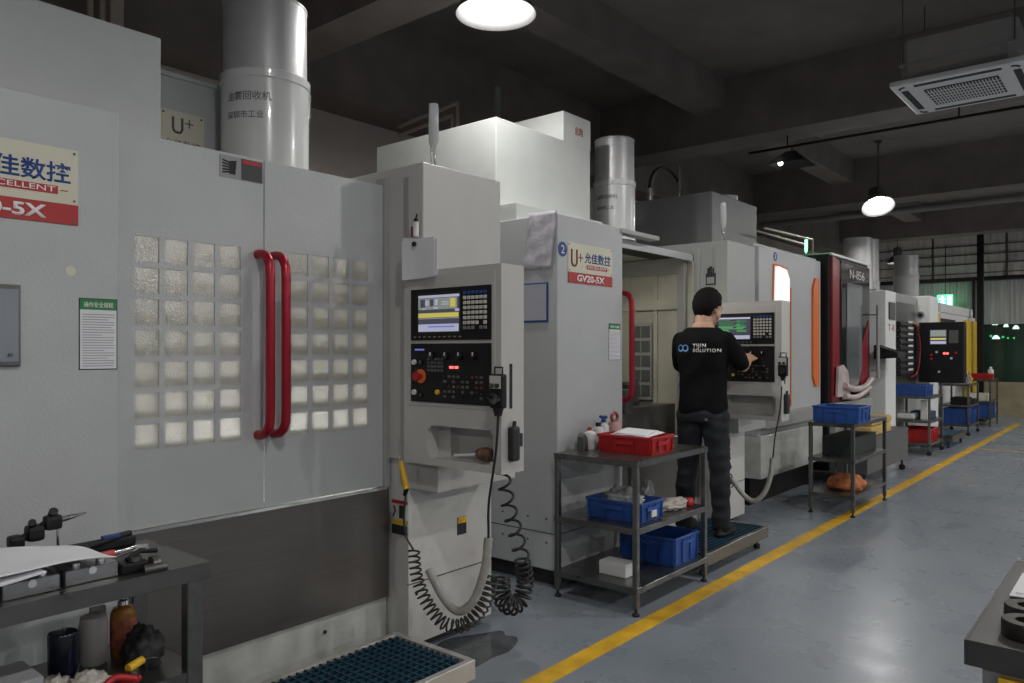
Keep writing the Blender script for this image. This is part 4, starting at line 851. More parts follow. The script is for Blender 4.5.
# cart 5
crate(16.32, 16.8, 2.33, 2.7, .86, .10, red_pl, 'flat red crate on the farthest cart')
bottle(16.98, 2.4, .86, .05, .22, white_pl, white_pl, 'white bottle on the farthest cart', .4)
crate(16.35, 16.72, 2.35, 2.72, .16, .26, blue_pl, 'blue crate low on the farthest cart, left one')
crate(16.76, 17.1, 2.35, 2.72, .16, .24, blue_pl, 'blue crate low on the farthest cart, right one')
mb = MB(); mb.box(16.4, 16.7, 2.36, 2.7, .46, .6, bev=.01); single(mb, 'storage_box', cream, 'cream box on the middle shelf of the farthest cart', 'box', (16.5, 2.5, .46))

# ------------------------------------------------------------------ workbench bottom left
r = thing('workbench', 'steel workbench at lower left covered with papers and measuring tools', 'workbench', (.4, 2.25, 0))
x0, x1, y0, y1 = -.5, 1.118, 2.055, 2.46
mb = MB(); mb.box(x0 + .006, x1 - .006, y0 + .006, y1 - .006, .795, .7995); mb.ring(x0, x1, y0, y1, .006, .753, .80, bev=.001)
mb.build('tabletop', steel_tbl, r)
for (a, b_) in ((x1 - .065, y0 + .01), (x1 - .065, y1 - .05), (x0 + .02, y0 + .01), (x0 + .02, y1 - .05)):
    mb = MB(); mb.box(a, a + .045, b_, b_ + .04, .02, .79, bev=.003, seg=1); l = mb.build('leg', steel, r); mb = MB(); mb.cyl((a + .022, b_ + .02, 0), (a + .022, b_ + .02, .025), .02, seg=14); mb.build('foot', rubber, l)
mb = MB(); mb.box(x0 + .02, x1 - .02, y0 + .02, y1 - .01, .49, .50); mb.box(x0 + .02, x1 - .02, y0 + .015, y0 + .02, .46, .50); mb.build('shelf', steel_tbl, r)
TZ = .8
# papers on metal blocks
r = None
for i, (a, b_, yy, lb) in enumerate(((.44, .60, 2.10, 'left steel gauge block under the papers'), (.615, .74, 2.10, 'middle steel gauge block under the papers'), (.755, .885, 2.11, 'right steel gauge block under the papers'))):
    mb = MB(); mb.box(a, b_, yy, yy + .11, TZ, TZ + .04, bev=.002, seg=1)
    mb.cyl(((a + b_) / 2 - .03, yy + .03, TZ + .04), ((a + b_) / 2 - .03, yy + .03, TZ + .05), .014, seg=16, m=1); mb.cyl(((a + b_) / 2 + .03, yy + .025, TZ + .04), ((a + b_) / 2 + .03, yy + .025, TZ + .052), .012, seg=16, m=1)
    mb.cyl(((a + b_) / 2, yy + .001, TZ + .03), ((a + b_) / 2, yy - .003, TZ + .03), .01, seg=14, m=1)
    single(mb, 'gauge_block', [mat('dull tool steel', (.34, .34, .35), .25, .9, var=.15), chrome], lb + ' on the workbench', 'block', ((a + b_) / 2, yy + .05, TZ), 'steel blocks under the papers')
def wav(a, b_): return .006 * math.sin(a * 9 + b_ * 2) + .005 * math.sin(b_ * 6 + a * 4) - .010 * a ** 6
mb = MB(); mb.sheet((.30, 2.075, .868), (.57, 0.01, 0.0), (-.03, .26, .0), 26, 12, wav, .0025)
single(mb, 'paper_sheets', paper, 'large white paper stack spread over the workbench', 'paper', (.55, 2.2, .87))
mb = MB(); mb.sheet((.34, 2.062, .850), (.36, 0.02, 0), (.02, .25, 0), 16, 8, lambda a, b_: .006 * math.sin(a * 7), .004)
single(mb, 'paper_sheets', paper, 'second white sheet showing beneath the paper stack on the workbench', 'paper', (.5, 2.15, .86))
# caliper and black probe tool
t = thing('dial_indicator', 'black articulated indicator stand with steel tip behind the papers', 'gauge', (.75, 2.40, TZ))
mb = MB(); mb.box(.70, .76, 2.37, 2.43, TZ, TZ + .05, bev=.006); mb.build('base', black, t)
mb = MB(); mb.tube([(.73, 2.40, .85), (.735, 2.40, .872), (.776, 2.40, .889), (.812, 2.395, .914)], .011, 10); mb.box(.715, .752, 2.375, 2.42, .855, .89, bev=.01); mb.box(.757, .80, 2.37, 2.42, .868, .912, bev=.012); mb.cyl((.775, 2.40, .905), (.765, 2.37, .925), .010); mb.box(.80, .845, 2.37, 2.41, .892, .934, bev=.012); mb.cyl((.825, 2.40, .93), (.822, 2.38, .945), .012); mb.build('arm', black, t)
mb = MB(); mb.tube([(.845, 2.39, .917), (.87, 2.388, .921), (.895, 2.386, .924), (.91, 2.385, .926)], [.009, .008, .004, .0025], 10); mb.build('probe_tip', chrome, t)
mb = MB(); mb.cyl((.84, 2.40, .90), (.84, 2.40, .80), .004); mb.build('post', chrome, t)
mb = MB(); mb.tube([(.90, 2.38, .825), (.98, 2.40, .832), (1.05, 2.42, .836)], [.010, .010, .010], 10, 0); mb.sph((.895, 2.38, .822), (.022, .02, .016)); mb.box(.96, 1.01, 2.39, 2.41, .838, .845, 1); mb.cyl((.92, 2.385, .80), (.92, 2.385, .825), .008); mb.cyl((1.03, 2.415, .80), (1.03, 2.415, .83), .008)
single(mb, 'torque_wrench', [black, blue_ink], 'black handled wrench with blue band behind the papers on the workbench', 'wrench', (.9, 2.4, TZ))
def flat_tool(name, label, p, q, w, h, m, extra=None, cat='tool'):
    p = V(p); q = V(q); d = (q - p); L = d.length; ang = math.atan2(d.y, d.x); M = Matrix.Translation(p) @ Matrix.Rotation(ang, 4, 'Z')
    mb = MB(); mb.box(0, L, -w / 2, w / 2, 0, h, 0, bev=min(w, h) * .2, seg=1, M=M)
    if extra: extra(mb, L, M)
    return single(mb, name, m, label, cat, tuple(p))
def calx(mb, L, M): mb.box(0, .012, -.035, .01, 0, .006, 0, M=M); mb.box(.05, .062, -.035, .01, 0, .006, 0, M=M); mb.box(.045, .10, -.012, .012, 0, .014, 1, bev=.002, M=M)
flat_tool('vernier_caliper', 'steel caliper lying behind the red screwdriver on the workbench', (.86, 2.33, .801), (1.07, 2.34, .801), .016, .005, [chrome, black], calx, 'caliper')
def hx(mb, L, M):
    for k in range(5): mb.box(.01 + k * .03, .03 + k * .03, -.012, .012, .016, .020, 1, M=M)
flat_tool('tool_case', 'narrow black tool case on the far side of the workbench', (.84, 2.41, .801), (1.06, 2.42, .801), .045, .03, [black, steel], hx, 'case')
flat_tool('steel_ruler', 'bright steel ruler reaching across the end of the workbench', (.90, 2.28, .801), (1.08, 2.37, .801), .02, .004, chrome, None, 'ruler')
mb = MB(); mb.tube([(.86, 2.225, .825), (.93, 2.255, .825)], [.014, .012], 12, 0); mb.tube([(.93, 2.255, .825), (1.02, 2.29, .825)], .004, 8, 1); mb.box(.87, .90, 2.21, 2.25, .80, .815, 1)
single(mb, 'screwdriver', [red_pl, chrome], 'red handled screwdriver at the right edge of the papers', 'screwdriver', (.9, 2.24, .812))
mb = MB(); mb.box(.89, .96, 2.10, 2.15, TZ, TZ + .03, 0, bev=.008); mb.cyl((.975, 2.12, TZ + .012), (.995, 2.12, TZ + .012), .02, seg=20, m=1); mb.tube([(.91, 2.12, .835), (.95, 2.13, .85), (1.0, 2.14, .84)], .007, 8, 0); mb.cyl((.93, 2.115, TZ + .03), (.93, 2.115, TZ + .042), .016, seg=16, m=1); mb.cyl((.94, 2.085, TZ + .008), (1.0, 2.08, TZ + .008), .012, seg=16, m=1)
single(mb, 'dial_gauge', [black, steel], 'small dark clamp with steel dials near the workbench front edge', 'gauge', (.94, 2.12, TZ))
# lower shelf goods
SZ = .50
mb = MB(); mb.lathe([(.034, 0), (.037, .01), (.038, .11), (.036, .115), (.034, .11), (.032, .02)], (.828, 2.33, SZ), 24); single(mb, 'cup', mat('navy cup', (.010, .014, .028), .25), 'dark navy cup on the workbench lower shelf', 'cup', (.828, 2.33, SZ))
mb = MB(); mb.lathe([(.034, 0), (.038, .01), (.039, .11), (.034, .135), (.022, .14)], (.912, 2.34, SZ), 24); mb.box(.915, .955, 2.36, 2.378, SZ, SZ + .15, 0); single(mb, 'plastic_container', mat('dingy white plastic', (.30, .28, .28), .5, var=.1), 'dingy white container beside the dark cup on the lower shelf', 'container', (.912, 2.34, SZ))
t = thing('glue_bottle', 'amber bottle with orange label on the workbench lower shelf', 'bottle', (.995, 2.34, SZ))
mb = MB(); mb.lathe([(.033, 0), (.035, .01), (.035, .125), (.027, .14), (.014, .146), (.014, .152)], (.995, 2.34, SZ), 24); mb.build('body', amber, t); mb = MB(); mb.lathe([(.016, .148), (.016, .16), (.010, .165)], (.995, 2.34, SZ), 16); mb.build('cap', chrome, t)
mb = MB(); mb.lathe([(.0353, .03), (.0358, .03), (.0358, .11), (.0353, .11)], (.995, 2.34, SZ), 24, closed=True); mb.build('paper_label', mat('orange label print', (.22, .06, .03), .6, var=.7, scale=30), t)
crumple((.82, 2.14, SZ), (.05, .05, .035), rag, 'work_glove', 'cream glove lying on the lower shelf of the workbench', 'glove', 31, group='gloves on the lower shelf')
crumple((1.0, 2.22, SZ), (.05, .06, .07), mat('black glove', (.02, .022, .023), .7, var=.3), 'work_glove', 'black crumpled glove behind the yellow-handled tool on the lower shelf', 'glove', 37, 2.2, .3, group='gloves on the lower shelf')
mb = MB(); mb.tube([(.91, 2.11, .545), (.955, 2.125, .552)], [.012, .011], 12); mb.tube([(.955, 2.125, .552), (1.0, 2.14, .54)], .004, 8, 1); mb.cyl((.92, 2.112, .50), (.92, 2.112, .54), .018, m=1); single(mb, 'screwdriver', [yellow, steel], 'yellow handled screwdriver on the lower shelf', 'screwdriver', (.93, 2.11, .50))
mb = MB(); mb.tube(smooth_path([(.84, 2.085, .53), (.87, 2.09, .54), (.91, 2.09, .525), (.93, 2.10, .512)]), .009, 10); mb.tube(smooth_path([(.85, 2.09, .512), (.89, 2.10, .512), (.94, 2.11, .512)]), .010, 10); single(mb, 'pliers', red_pl, 'red handled pliers in front of the gloves on the lower shelf', 'pliers', (.88, 2.09, .50))
mb = MB(); mb.box(.52, .70, 2.09, 2.24, SZ, SZ + .10, bev=.003); single(mb, 'cardboard_box', mat('grey card', (.32, .32, .34), .7), 'flat pale box at the left of the workbench lower shelf', 'box', (.62, 2.16, SZ))
crumple((.76, 2.20, SZ), (.04, .04, .03), rag, 'cleaning_cloth', 'small pale rag in front of the dark cup on the lower shelf', 'cloth', 41)

# ------------------------------------------------------------------ table bottom right
r = thing('workbench', 'dark steel table with a yellow tag at the lower right corner', 'workbench', (2.2, 0, 0))
x0, x1, y0, y1 = 1.82, 2.6, -.4, .305
mb = MB(); mb.box(x0 + .006, x1 - .006, y0 + .006, y1 - .006, .795, .7995); mb.ring(x0, x1, y0, y1, .006, .748, .80, bev=.001)
mb.build('tabletop', mat('dark worn steel', (.045, .043, .042), .42, .15, var=.4, scale=6, rvar=.12), r)
for (a, b_) in ((x0 + .03, y1 - .08), (x1 - .08, y1 - .08), (x0 + .03, y0 + .03), (x1 - .08, y0 + .03)):
    mb = MB(); mb.box(a, a + .05, b_, b_ + .05, 0, .79, bev=.003, seg=1); mb.build('leg', paint_dull, r)
mb = MB(); mb.box(x0 + .02, x0 + .03, y0 + .03, y1 - .03, .60, .748, 0); mb.box(x0 + .004, x0 + .02, y1 - .11, y1 - .06, .66, .735, 1); mb.build('side_rail', [paint_dull, yellow], r)
mb = MB(); mb.box(x0 + .04, x1 - .04, y0 + .04, y1 - .04, .28, .29); mb.build('shelf', steel_tbl, r)
mb = MB(); mb.sheet((2.20, .272, .803), (.24, .0, 0), (.03, -.22, 0), 4, 4, None, -.003); mb.sheet((2.22, .262, .8065), (.24, -.03, 0), (.03, -.22, 0), 4, 4, None, -.003); single(mb, 'paper_sheets', paper, 'white papers with a pointed corner on the right-hand table', 'paper', (2.3, .1, .8))
for (x, y, lb) in ((2.03, .215, 'dark steel ring on the right-hand table, farther one'), (1.915, .205, 'dark steel ring on the right-hand table, nearer one')):
    mb = MB(); mb.lathe([(.022, 0), (.045, 0), (.047, .004), (.047, .032), (.045, .036), (.022, .036)], (x, y, .8), 28, closed=True); single(mb, 'steel_ring', mat('blackened steel', (.06, .055, .05), .35, .8), lb, 'ring', (x, y, .8), 'steel rings on the right-hand table')

# ------------------------------------------------------------------ ceiling fixtures
def high_bay(x, y, z, label, power, top=4.35, R=.235, tilt=0):
    kids = []
    t = thing('pendant_lamp', label, 'lamp', (x, y, z), 'round high bay lamps hanging from the ceiling')
    mb = MB(); mb.lathe([(R, 0), (R * .93, .035), (R * .62, .13), (R * .36, .17), (R * .33, .165), (R * .60, .12), (R * .90, .03), (R * .985, 0)], (x, y, z), 48, 0, sharp=False, closed=True); kids.append(mb.build('lamp_shade', lamp_in, t))
    mb = MB(); mb.lathe([(R * .36, .165), (R * .40, .19), (R * .40, .30), (R * .25, .33), (.02, .34)], (x, y, z), 28); kids.append(mb.build('housing', lamp_out, t))
    mb = MB(); mb.lathe([(.001, .085), (R * .3, .09), (R * .45, .105), (R * .48, .13)], (x, y, z), 28, 0, sharp=False); kids.append(mb.build('bulb', bulb_m, t))
    if tilt:
        for k in kids: k.rotation_mode = 'QUATERNION'; k.rotation_quaternion = Matrix.Rotation(tilt, 3, V((0, 0, -1)).cross(V((-.85, -.52, 0)))).to_quaternion()
    mb = MB(); mb.cyl((x, y, z + (.33 if not tilt else .22)), (x, y, top), .012, seg=10); mb.cyl((x, y, top - .03), (x, y, top), .05, seg=16); mb.build('rod', steel, t)
    L = bpy.data.lights.new('lamp_light', 'POINT'); L.shadow_soft_size = .05; L.energy = power; L.color = (1, .98, .95)
    lo = bpy.data.objects.new('lamp_light', L); COL.objects.link(lo); lo.parent = t; lo.location = (0, 0, .05)
    return t
P0 = 52
high_bay(3.33, 2.92, 3.34, 'large round lit lamp over the nearest machines', P0 * 1.0)
high_bay(11.6, 3.0, 3.42, 'round lit lamp on a thin rod in front of the far drums', P0 * .8, R=.22, tilt=math.radians(30))
high_bay(17.3, 4.1, 3.2, 'small lit lamp far away above the white drum', P0 * .5, R=.2)
for yy, pw in ((.2, 1.35), (-4.2, 2.0), (-8.6, 2.0)):
    for xx in (-3.4, .8, 5.0, 9.2, 13.4, 17.4):
        high_bay(xx, yy, 3.4, 'round lit lamp over the aisle, out of the picture to the right', P0 * pw * (1.3 if xx > 4 else .95))
# black conduit rail and dark reflector lamp
mb = MB(); mb.tube([(8.12, 3.42, 3.56), (8.12, -5.9, 3.56)], .014, 8)
for y in (3.0, 1.4, -.5, -2.5): mb.cyl((8.12, y, 3.56), (8.12, y, 3.69), .008, seg=8)
single(mb, 'cable_rail', black, 'thin black rail hung under the second ceiling beam', 'rail', (8.12, 0, 3.56))
t = thing('reflector_lamp', 'dark pyramid-shaped lamp hanging from the thin black rail', 'lamp', (8.12, 2.95, 3.35))
mb = MB()
bm_ = bmesh.new(); top = [bm_.verts.new((8.12 + a * .05, 2.95 + b_ * .05, 3.50)) for a, b_ in ((-1, -1), (1, -1), (1, 1), (-1, 1))]; bot = [bm_.verts.new((8.12 + a * .19, 2.95 + b_ * .19, 3.36)) for a, b_ in ((-1, -1), (1, -1), (1, 1), (-1, 1))]
bm_.faces.new(top)
for i in range(4): bm_.faces.new((bot[i], bot[(i + 1) % 4], top[(i + 1) % 4], top[i]))
bmesh.ops.solidify(bm_, geom=bm_.faces[:], thickness=.004); mb._merge(bm_, 0); mb.cyl((8.12, 2.95, 3.50), (8.12, 2.95, 3.56), .01); mb.build('lamp_shade', lamp_out, t)
mb = MB(); mb.sph((8.03, 3.04, 3.375), .024); mb.build('bulb', bulb_m, t)
# air conditioner cassette
t = thing('air_conditioner', 'white ceiling cassette air conditioner hung on rods at upper right', 'air conditioner', (6.95, 1.15, 3.45))
x0, x1, y0, y1, z = 6.49, 7.39, .70, 1.60, 3.45
mb = MB(); mb.box(x0, x1, y0, y1, z, z + .045, 0, bev=.015)
for (a, b_, c, d) in ((x0 + .16, x1 - .16, y0 + .05, y0 + .10), (x0 + .16, x1 - .16, y1 - .10, y1 - .05), (x0 + .05, x0 + .10, y0 + .16, y1 - .16), (x1 - .10, x1 - .05, y0 + .16, y1 - .16)): mb.box(a, b_, c, d, z - .003, z + .01, 1, bev=.002)
mb.build('front_panel', [ac_m, grille_m], t)
mb = MB(); mb.box(x0 + .22, x1 - .22, y0 + .2, y1 - .2, z - .006, z + .005, 0)
for k in range(22): yy = y0 + .215 + k * .0218; mb.box(x0 + .225, x1 - .225, yy, yy + .007, z - .011, z - .004, 1)
for k in range(5): xx = x0 + .30 + k * .075; mb.box(xx, xx + .006, y0 + .2, y1 - .2, z - .012, z - .004, 1)
mb.build('intake_grille', [grille_m, ac_m], t)
for cx_, cy_, a0 in ((x0 + .1, y0 + .1, PI), (x1 - .1, y0 + .1, 1.5 * PI), (x1 - .1, y1 - .1, 0), (x0 + .1, y1 - .1, .5 * PI)):
    mb = MB(); mb.tube([(cx_ + .045 * math.cos(a0 + k * PI / 16) , cy_ + .045 * math.sin(a0 + k * PI / 16), z) for k in range(9)], .009, 6); mb.build('corner_vent', grille_m, t)
mb = MB(); mb.box(x0 + .06, x1 - .06, y0 + .06, y1 - .06, z + .045, z + .42, 0, bev=.06, seg=1); mb.box(x0 + .055, x1 - .055, y0 + .055, y1 - .055, z + .17, z + .18, 1); mb.box(x0 + .1, x0 + .3, y0 + .3, y0 + .6, z + .1, z + .22, 2); mb.build('housing', [mat('galvanised housing', (.36, .35, .34), .5, .2), paint_dull, mat('brown pink card', (.22, .16, .14), .8)], t)
for (a, b_) in ((x0 + .08, y0 + .08), (x1 - .08, y0 + .08), (x0 + .08, y1 - .08), (x1 - .08, y1 - .08)):
    mb = MB(); mb.cyl((a, b_, z + .2), (a, b_, 4.35), .005, seg=8); mb.build('hanging_rod', steel, t)
# conduits
mb = MB(); mb.tube([(4.6, 5.19, 3.40), (4.6, 4.46, 3.46), (4.6, 4.46, 3.2)], .018, 8); mb.tube([(4.6, 5.19, 3.32), (4.6, 4.52, 3.37), (4.6, 4.52, 3.2)], .018, 8); single(mb, 'conduit_pipe', conduit, 'pair of pale conduits bending down behind the tall white cover', 'pipe', (4.6, 4.5, 3.2))
mb = MB(); mb.tube([(1.0, 5.0, 4.05), (2.0, 5.0, 4.05), (2.0, 5.0, 3.0)], .02, 8); mb.tube([(1.0, 5.0, 3.97), (1.93, 5.0, 3.97), (1.93, 5.0, 3.0)], .02, 8); mb.box(2.05, 2.13, 5.0, 5.1, 3.0, 4.35); single(mb, 'conduit_pipe', conduit, 'pale conduits at the upper left behind the nearest machine roof', 'pipe', (1.8, 5.15, 4))
mb = MB(); mb.tube([(12.3, 5.0, 3.45), (12.3, -5.5, 3.45)], .05, 12); single(mb, 'duct_pipe', mat('grey duct', (.2, .19, .18), .5), 'long grey pipe running across under the third ceiling beam', 'pipe', (12.3, 0, 3.45))
mb = MB(); mb.cyl((5.6, 4.9, 2.6), (5.6, 4.9, 3.95), .035, seg=12); single(mb, 'vertical_pipe', paint_dull, 'short grey vertical pipe behind the tall white cover', 'pipe', (5.6, 4.9, 2.6))
mb = MB(); mb.tube([(7.5, 3.0, 2.62), (8.9, 3.0, 2.66), (8.9, 3.0, 2.44)], .012, 8); mb.tube([(7.5, 3.08, 2.60), (8.9, 3.08, 2.61), (8.9, 3.08, 2.44)], .012, 8); single(mb, 'vertical_pipe', conduit, 'thin pale pipe frame on the roofs beside the lit green signal', 'pipe', (8.9, 3.0, 2.44))
mb = MB(); mb.tube(smooth_path([(18.0, 2.55, 3.55), (18.0, 2.53, 3.9), (18.0, 2.4, 4.02), (18.0, 1.0, 4.05)]), .02, 8); single(mb, 'vertical_pipe', conduit, 'thin pale pipe bending sideways near the top of the end wall', 'pipe', (18, 2.5, 3.2))
for i, (u, v, w_, g_) in enumerate(((983, 321, .11, 0), (988, 324, .10, 0), (995, 325, .12, 0), (1006, 327, .10, 0), (1016, 329, .13, 0), (996, 339, .16, 0), (982, 335, .05, 1), (991, 336, .06, 1), (1003, 337, .06, 1), (1008, 338, .05, 1), (1014, 338, .05, 1), (996, 311, .04, 1))):  # reflections in the end glazing, built as added glowing bits behind it
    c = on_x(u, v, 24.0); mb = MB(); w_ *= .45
    if g_: mb.box(c.x - .02, c.x + .02, c.y - w_, c.y + w_, c.z - w_, c.z + w_, bev=.01); single(mb, 'green_glazing_glint', exit_m, 'tiny green glow standing for a reflection in the end glazing', 'light', tuple(c), 'green reflections in the glazing')
    else: mb.lathe([(w_ * 1.3, 0), (w_ * 1.1, .05), (w_ * .4, .10)], tuple(c), 16); mb.cyl((c.x, c.y, c.z + .1), (c.x, c.y, 4.4), .01, seg=6, m=1); single(mb, 'pendant_lamp', [mat('glazing glint glow', (1, 1, 1), .5, emit=(1, 1, .97), estr=5), dark], 'tiny glowing disc standing for a lamp reflection in the end glazing', 'lamp', tuple(c), 'lamp reflections in the glazing')  # no hanging lamp here: an added disc and rod for a glint
# exit sign
t = thing('exit_sign', 'glowing green emergency exit sign near the end wall', 'sign', (18.8, 3.35, 2.35))
mb = MB(); mb.box(18.78, 18.82, 3.36, 3.66, 2.34, 2.60, bev=.004); mb.build('sign_board', exit_m, t); mb = MB(); mb.cyl((18.8, 3.5, 2.6), (18.8, 3.5, 3.68), .008); mb.build('rod', black, t)
mb = MB(); mb.box(18.772, 18.781, 3.38, 3.45, 2.37, 2.57); mb.sph((18.776, 3.56, 2.555), (.006, .022, .022)); mb.tube([(18.776, 3.56, 2.53), (18.776, 3.55, 2.46), (18.776, 3.51, 2.39)], .014, 6); mb.tube([(18.776, 3.555, 2.46), (18.776, 3.60, 2.40)], .012, 6); mb.tube([(18.776, 3.50, 2.50), (18.776, 3.62, 2.505)], .009, 6); mb.build('pictogram', exit_w, t)

# ------------------------------------------------------------------ the worker
PX, PY, PZ = 4.86, 2.375, .152
def remesh(mb, vox, sm=6, fac=.6):
    me = bpy.data.meshes.new('t'); mb.bm.to_mesh(me); mb.bm.free(); o = bpy.data.objects.new('t', me); COL.objects.link(o)
    md = o.modifiers.new('r', 'REMESH'); md.mode = 'VOXEL'; md.voxel_size = vox; md.use_smooth_shade = True
    ms = o.modifiers.new('s', 'SMOOTH'); ms.factor = fac; ms.iterations = sm
    dg = bpy.context.evaluated_depsgraph_get(); out = bpy.data.meshes.new_from_object(o.evaluated_get(dg)); bpy.data.objects.remove(o)
    q = MB(); q.bm.from_mesh(out)
    for f in q.bm.faces: f.smooth = True
    bpy.data.meshes.remove(out); return q
def loft(mb, rings, seg=24, p=2.3):
    """rings: (cx, cy, z, rx, ry) superellipse sections"""
    t = bmesh.new(); R = []
    for (cx, cy, z, rx, ry) in rings:
        rr = []
        for i in range(seg):
            a = 2 * PI * i / seg; c, s = math.cos(a), math.sin(a)
            rr.append(t.verts.new((cx + rx * math.copysign(abs(c) ** (2 / p), c), cy + ry * math.copysign(abs(s) ** (2 / p), s), z)))
        R.append(rr)
    for a, b_ in zip(R, R[1:]):
        for i in range(seg): t.faces.new((a[i], a[(i + 1) % seg], b_[(i + 1) % seg], b_[i]))
    t.faces.new(R[0][::-1]); t.faces.new(R[-1]); mb._merge(t, 0)
def limb(mb, pts, rad): 
    mb.tube(pts, rad, 16)
    for p, r_ in zip(pts, rad): mb.sph(p, r_ * .98, seg=14)
man = thing('person', 'worker in a black T-shirt and dark jeans seen from behind, reaching to the control panel', 'person', (PX, PY, PZ))
# arms: shoulder, elbow, wrist (x forward, y left)
RA = [V((.0, -.172, 1.315)), V((.075, -.255, 1.135)), V((.245, -.225, 1.185))]
LA = [V((.0, .172, 1.315)), V((.10, .215, 1.12)), V((.29, .08, 1.06))]
def hand(mb, w, d, up, side, curl=.5):
    """palm at wrist w, pointing d; side = direction of the thumb"""
    d = d.normalized(); side = (side - d * side.dot(d)).normalized(); n = d.cross(side)
    if n.z > 0: n = -n
    for k in range(4): mb.tube([w + side * (.027 - k * .018) * .6, w + d * .085 + side * (.030 - k * .020)], [.013, .012], 10)
    mb.sph(w + d * .045, (.04, .036, .022), seg=14) if False else None
    for k, L in enumerate((.068, .076, .070, .055)):
        b_ = w + d * .082 + side * (.030 - k * .020); a = b_ + d * L * .45 + n * L * .12 * curl; c = a + d * L * .30 + n * L * .30 * curl; e = c + d * L * .16 + n * L * .30 * curl
        mb.tube([b_, a, c, e], [.0095, .009, .0082, .0068], 10)
        for q_, r_ in ((a, .009), (c, .0082), (e, .0068)): mb.sph(q_, r_, seg=10)
    t0 = w + d * .02 + side * .022; t1 = t0 + d * .032 + side * .026; t2 = t1 + d * .034 + side * .004 + n * .01
    mb.tube([t0, t1, t2], [.013, .0105, .008], 10); mb.sph(t2, .008, seg=10); mb.sph(t1, .0105, seg=10)
mb = MB()
# head with face (facing +X, tipped slightly down)
HT = Matrix.Translation((.03, -.004, 1.435)) @ Matrix.Rotation(math.radians(-24), 4, 'Z') @ Matrix.Rotation(math.radians(12), 4, 'Y')
def hp(x, y, z): return HT @ V((x, y, z))
mb.sph(hp(0, 0, .115), (.096, .076, .108), M=HT.to_3x3().to_4x4()); mb.sph(hp(.028, 0, .055), (.066, .058, .075)); mb.sph(hp(.06, 0, .012), (.03, .032, .022))
mb.tube([hp(.088, 0, .11), hp(.108, 0, .075)], [.010, .016], 10); mb.sph(hp(.106, 0, .076), .014); mb.sph(hp(.088, 0, .042), (.014, .026, .008)); mb.sph(hp(.086, 0, .032), (.014, .023, .008))
for s in (-1, 1):
    mb.sph(hp(.078, s * .032, .108), (.018, .017, .013)); mb.sph(hp(.08, s * .034, .125), (.016, .024, .008)); mb.sph(hp(.0, s * .079, .092), (.018, .011, .031), M=Matrix.Rotation(-.2, 4, 'Y')); mb.sph(hp(.05, s * .05, .065), (.03, .022, .03))
limb(mb, [V((.0, 0, 1.36)), V((.008, 0, 1.42)), V((.02, 0, 1.49))], [.074, .062, .057])
loft(mb, [(0, 0, .86, .09, .15), (.0, 0, 1.0, .085, .135), (0, 0, 1.15, .09, .145), (0, 0, 1.3, .09, .15), (-.005, 0, 1.34, .07, .115), (-.005, 0, 1.385, .060, .092), (0, 0, 1.43, .054, .066)])
for A, s in ((RA, -1), (LA, 1)):
    limb(mb, [A[0], A[0].lerp(A[1], .5), A[1], A[1].lerp(A[2], .35), A[2]], [.042, .040, .036, .036, .025])
    d = (A[2] - A[1]).normalized(); d = (d + V((.35, -s * -.05, 0))).normalized(); hand(mb, A[2], d, None, V((0, -s * -1.0 * -1, .35)) if False else V((0, -s * 1.0 * (-1 if s < 0 else 1), .0)) if False else V((0, -s, .6)), .45)
for s in (-1, 1):
    limb(mb, [V((.0, s * .09, .86)), V((.015, s * .115, .48)), V((-.012, s * .135, .09))], [.078, .055, .037]); mb.sph((.04, s * .14, .04), (.10, .038, .032))
hnd = remesh(mb, .0055, 3, .5)
body = hnd.build('body', skin)
def attach(o):
    o.parent = man; return o
attach(body)
# shirt
mb = MB(); loft(mb, [(-.005, 0, .80, .115, .168), (-.005, 0, .86, .118, .17), (-.002, 0, .98, .11, .162), (0, 0, 1.10, .112, .168), (-.004, 0, 1.22, .118, .184), (-.006, 0, 1.30, .113, .192), (-.004, 0, 1.345, .098, .178), (-.002, 0, 1.378, .084, .142), (.0, 0, 1.402, .074, .108)], 36)
for A in (RA, LA):
    sg = -1 if A is RA else 1
    limb(mb, [A[0] + V((0, -sg * .008, 0)), A[0].lerp(A[1], .5), A[1].lerp(A[0], .12)], [.062, .061, .055])
sh = remesh(mb, .010, 5, .5)
for v in sh.bm.verts:   # soft folds in the cloth
    c = v.co; n = noise.noise(V((c.x * 7, c.y * 5, c.z * 11 + c.y * 8))) ; w = .9 if c.z < 1.1 else .45
    v.normal_update(); v.co += v.normal * n * .009 * w
shirt = attach(sh.build('tshirt', cloth_bk))
# print on the back
bvh = BVHTree.FromPolygons([v.co.copy() for v in shirt.data.vertices], [tuple(p.vertices) for p in shirt.data.polygons])
def wrap_print(items, m, name):
    q = MB()
    for me, ox, oz, sc in items:
        bm = bmesh.new(); bm.from_mesh(me); bmesh.ops.triangulate(bm, faces=bm.faces)
        for v in bm.verts:
            y = -(ox + v.co.x * sc) ; z = oz + v.co.y * sc
            hit = bvh.ray_cast(V((-1, y, z)), V((1, 0, 0))); x = hit[0].x if hit[0] else -.11
            v.co = V((x - .0012 - v.co.z * .04, y, z))
        bmesh.ops.recalc_face_normals(bm, faces=bm.faces); q._merge(bm, 0)
    return q.build(name, m, shirt, root=None) if False else q
ring_me = bpy.data.meshes.new('ring'); rb = MB()
for cx_ in (0, .74):
    rb.tube([(cx_ + .36 * (1 - .0) * math.cos(k * PI / 9), .36 * math.sin(k * PI / 9), .01) for k in range(19)], .12, 4)
rb.bm.to_mesh(ring_me); rb.bm.free()
for v in ring_me.vertices: v.co.z = .01 if v.co.z > .01 else 0
q = wrap_print([(ring_me, -.118, 1.26, .056)], None, '')
o = q.build('logo_print', mat('pale blue print', (.12, .30, .60), .6)); o.parent = shirt
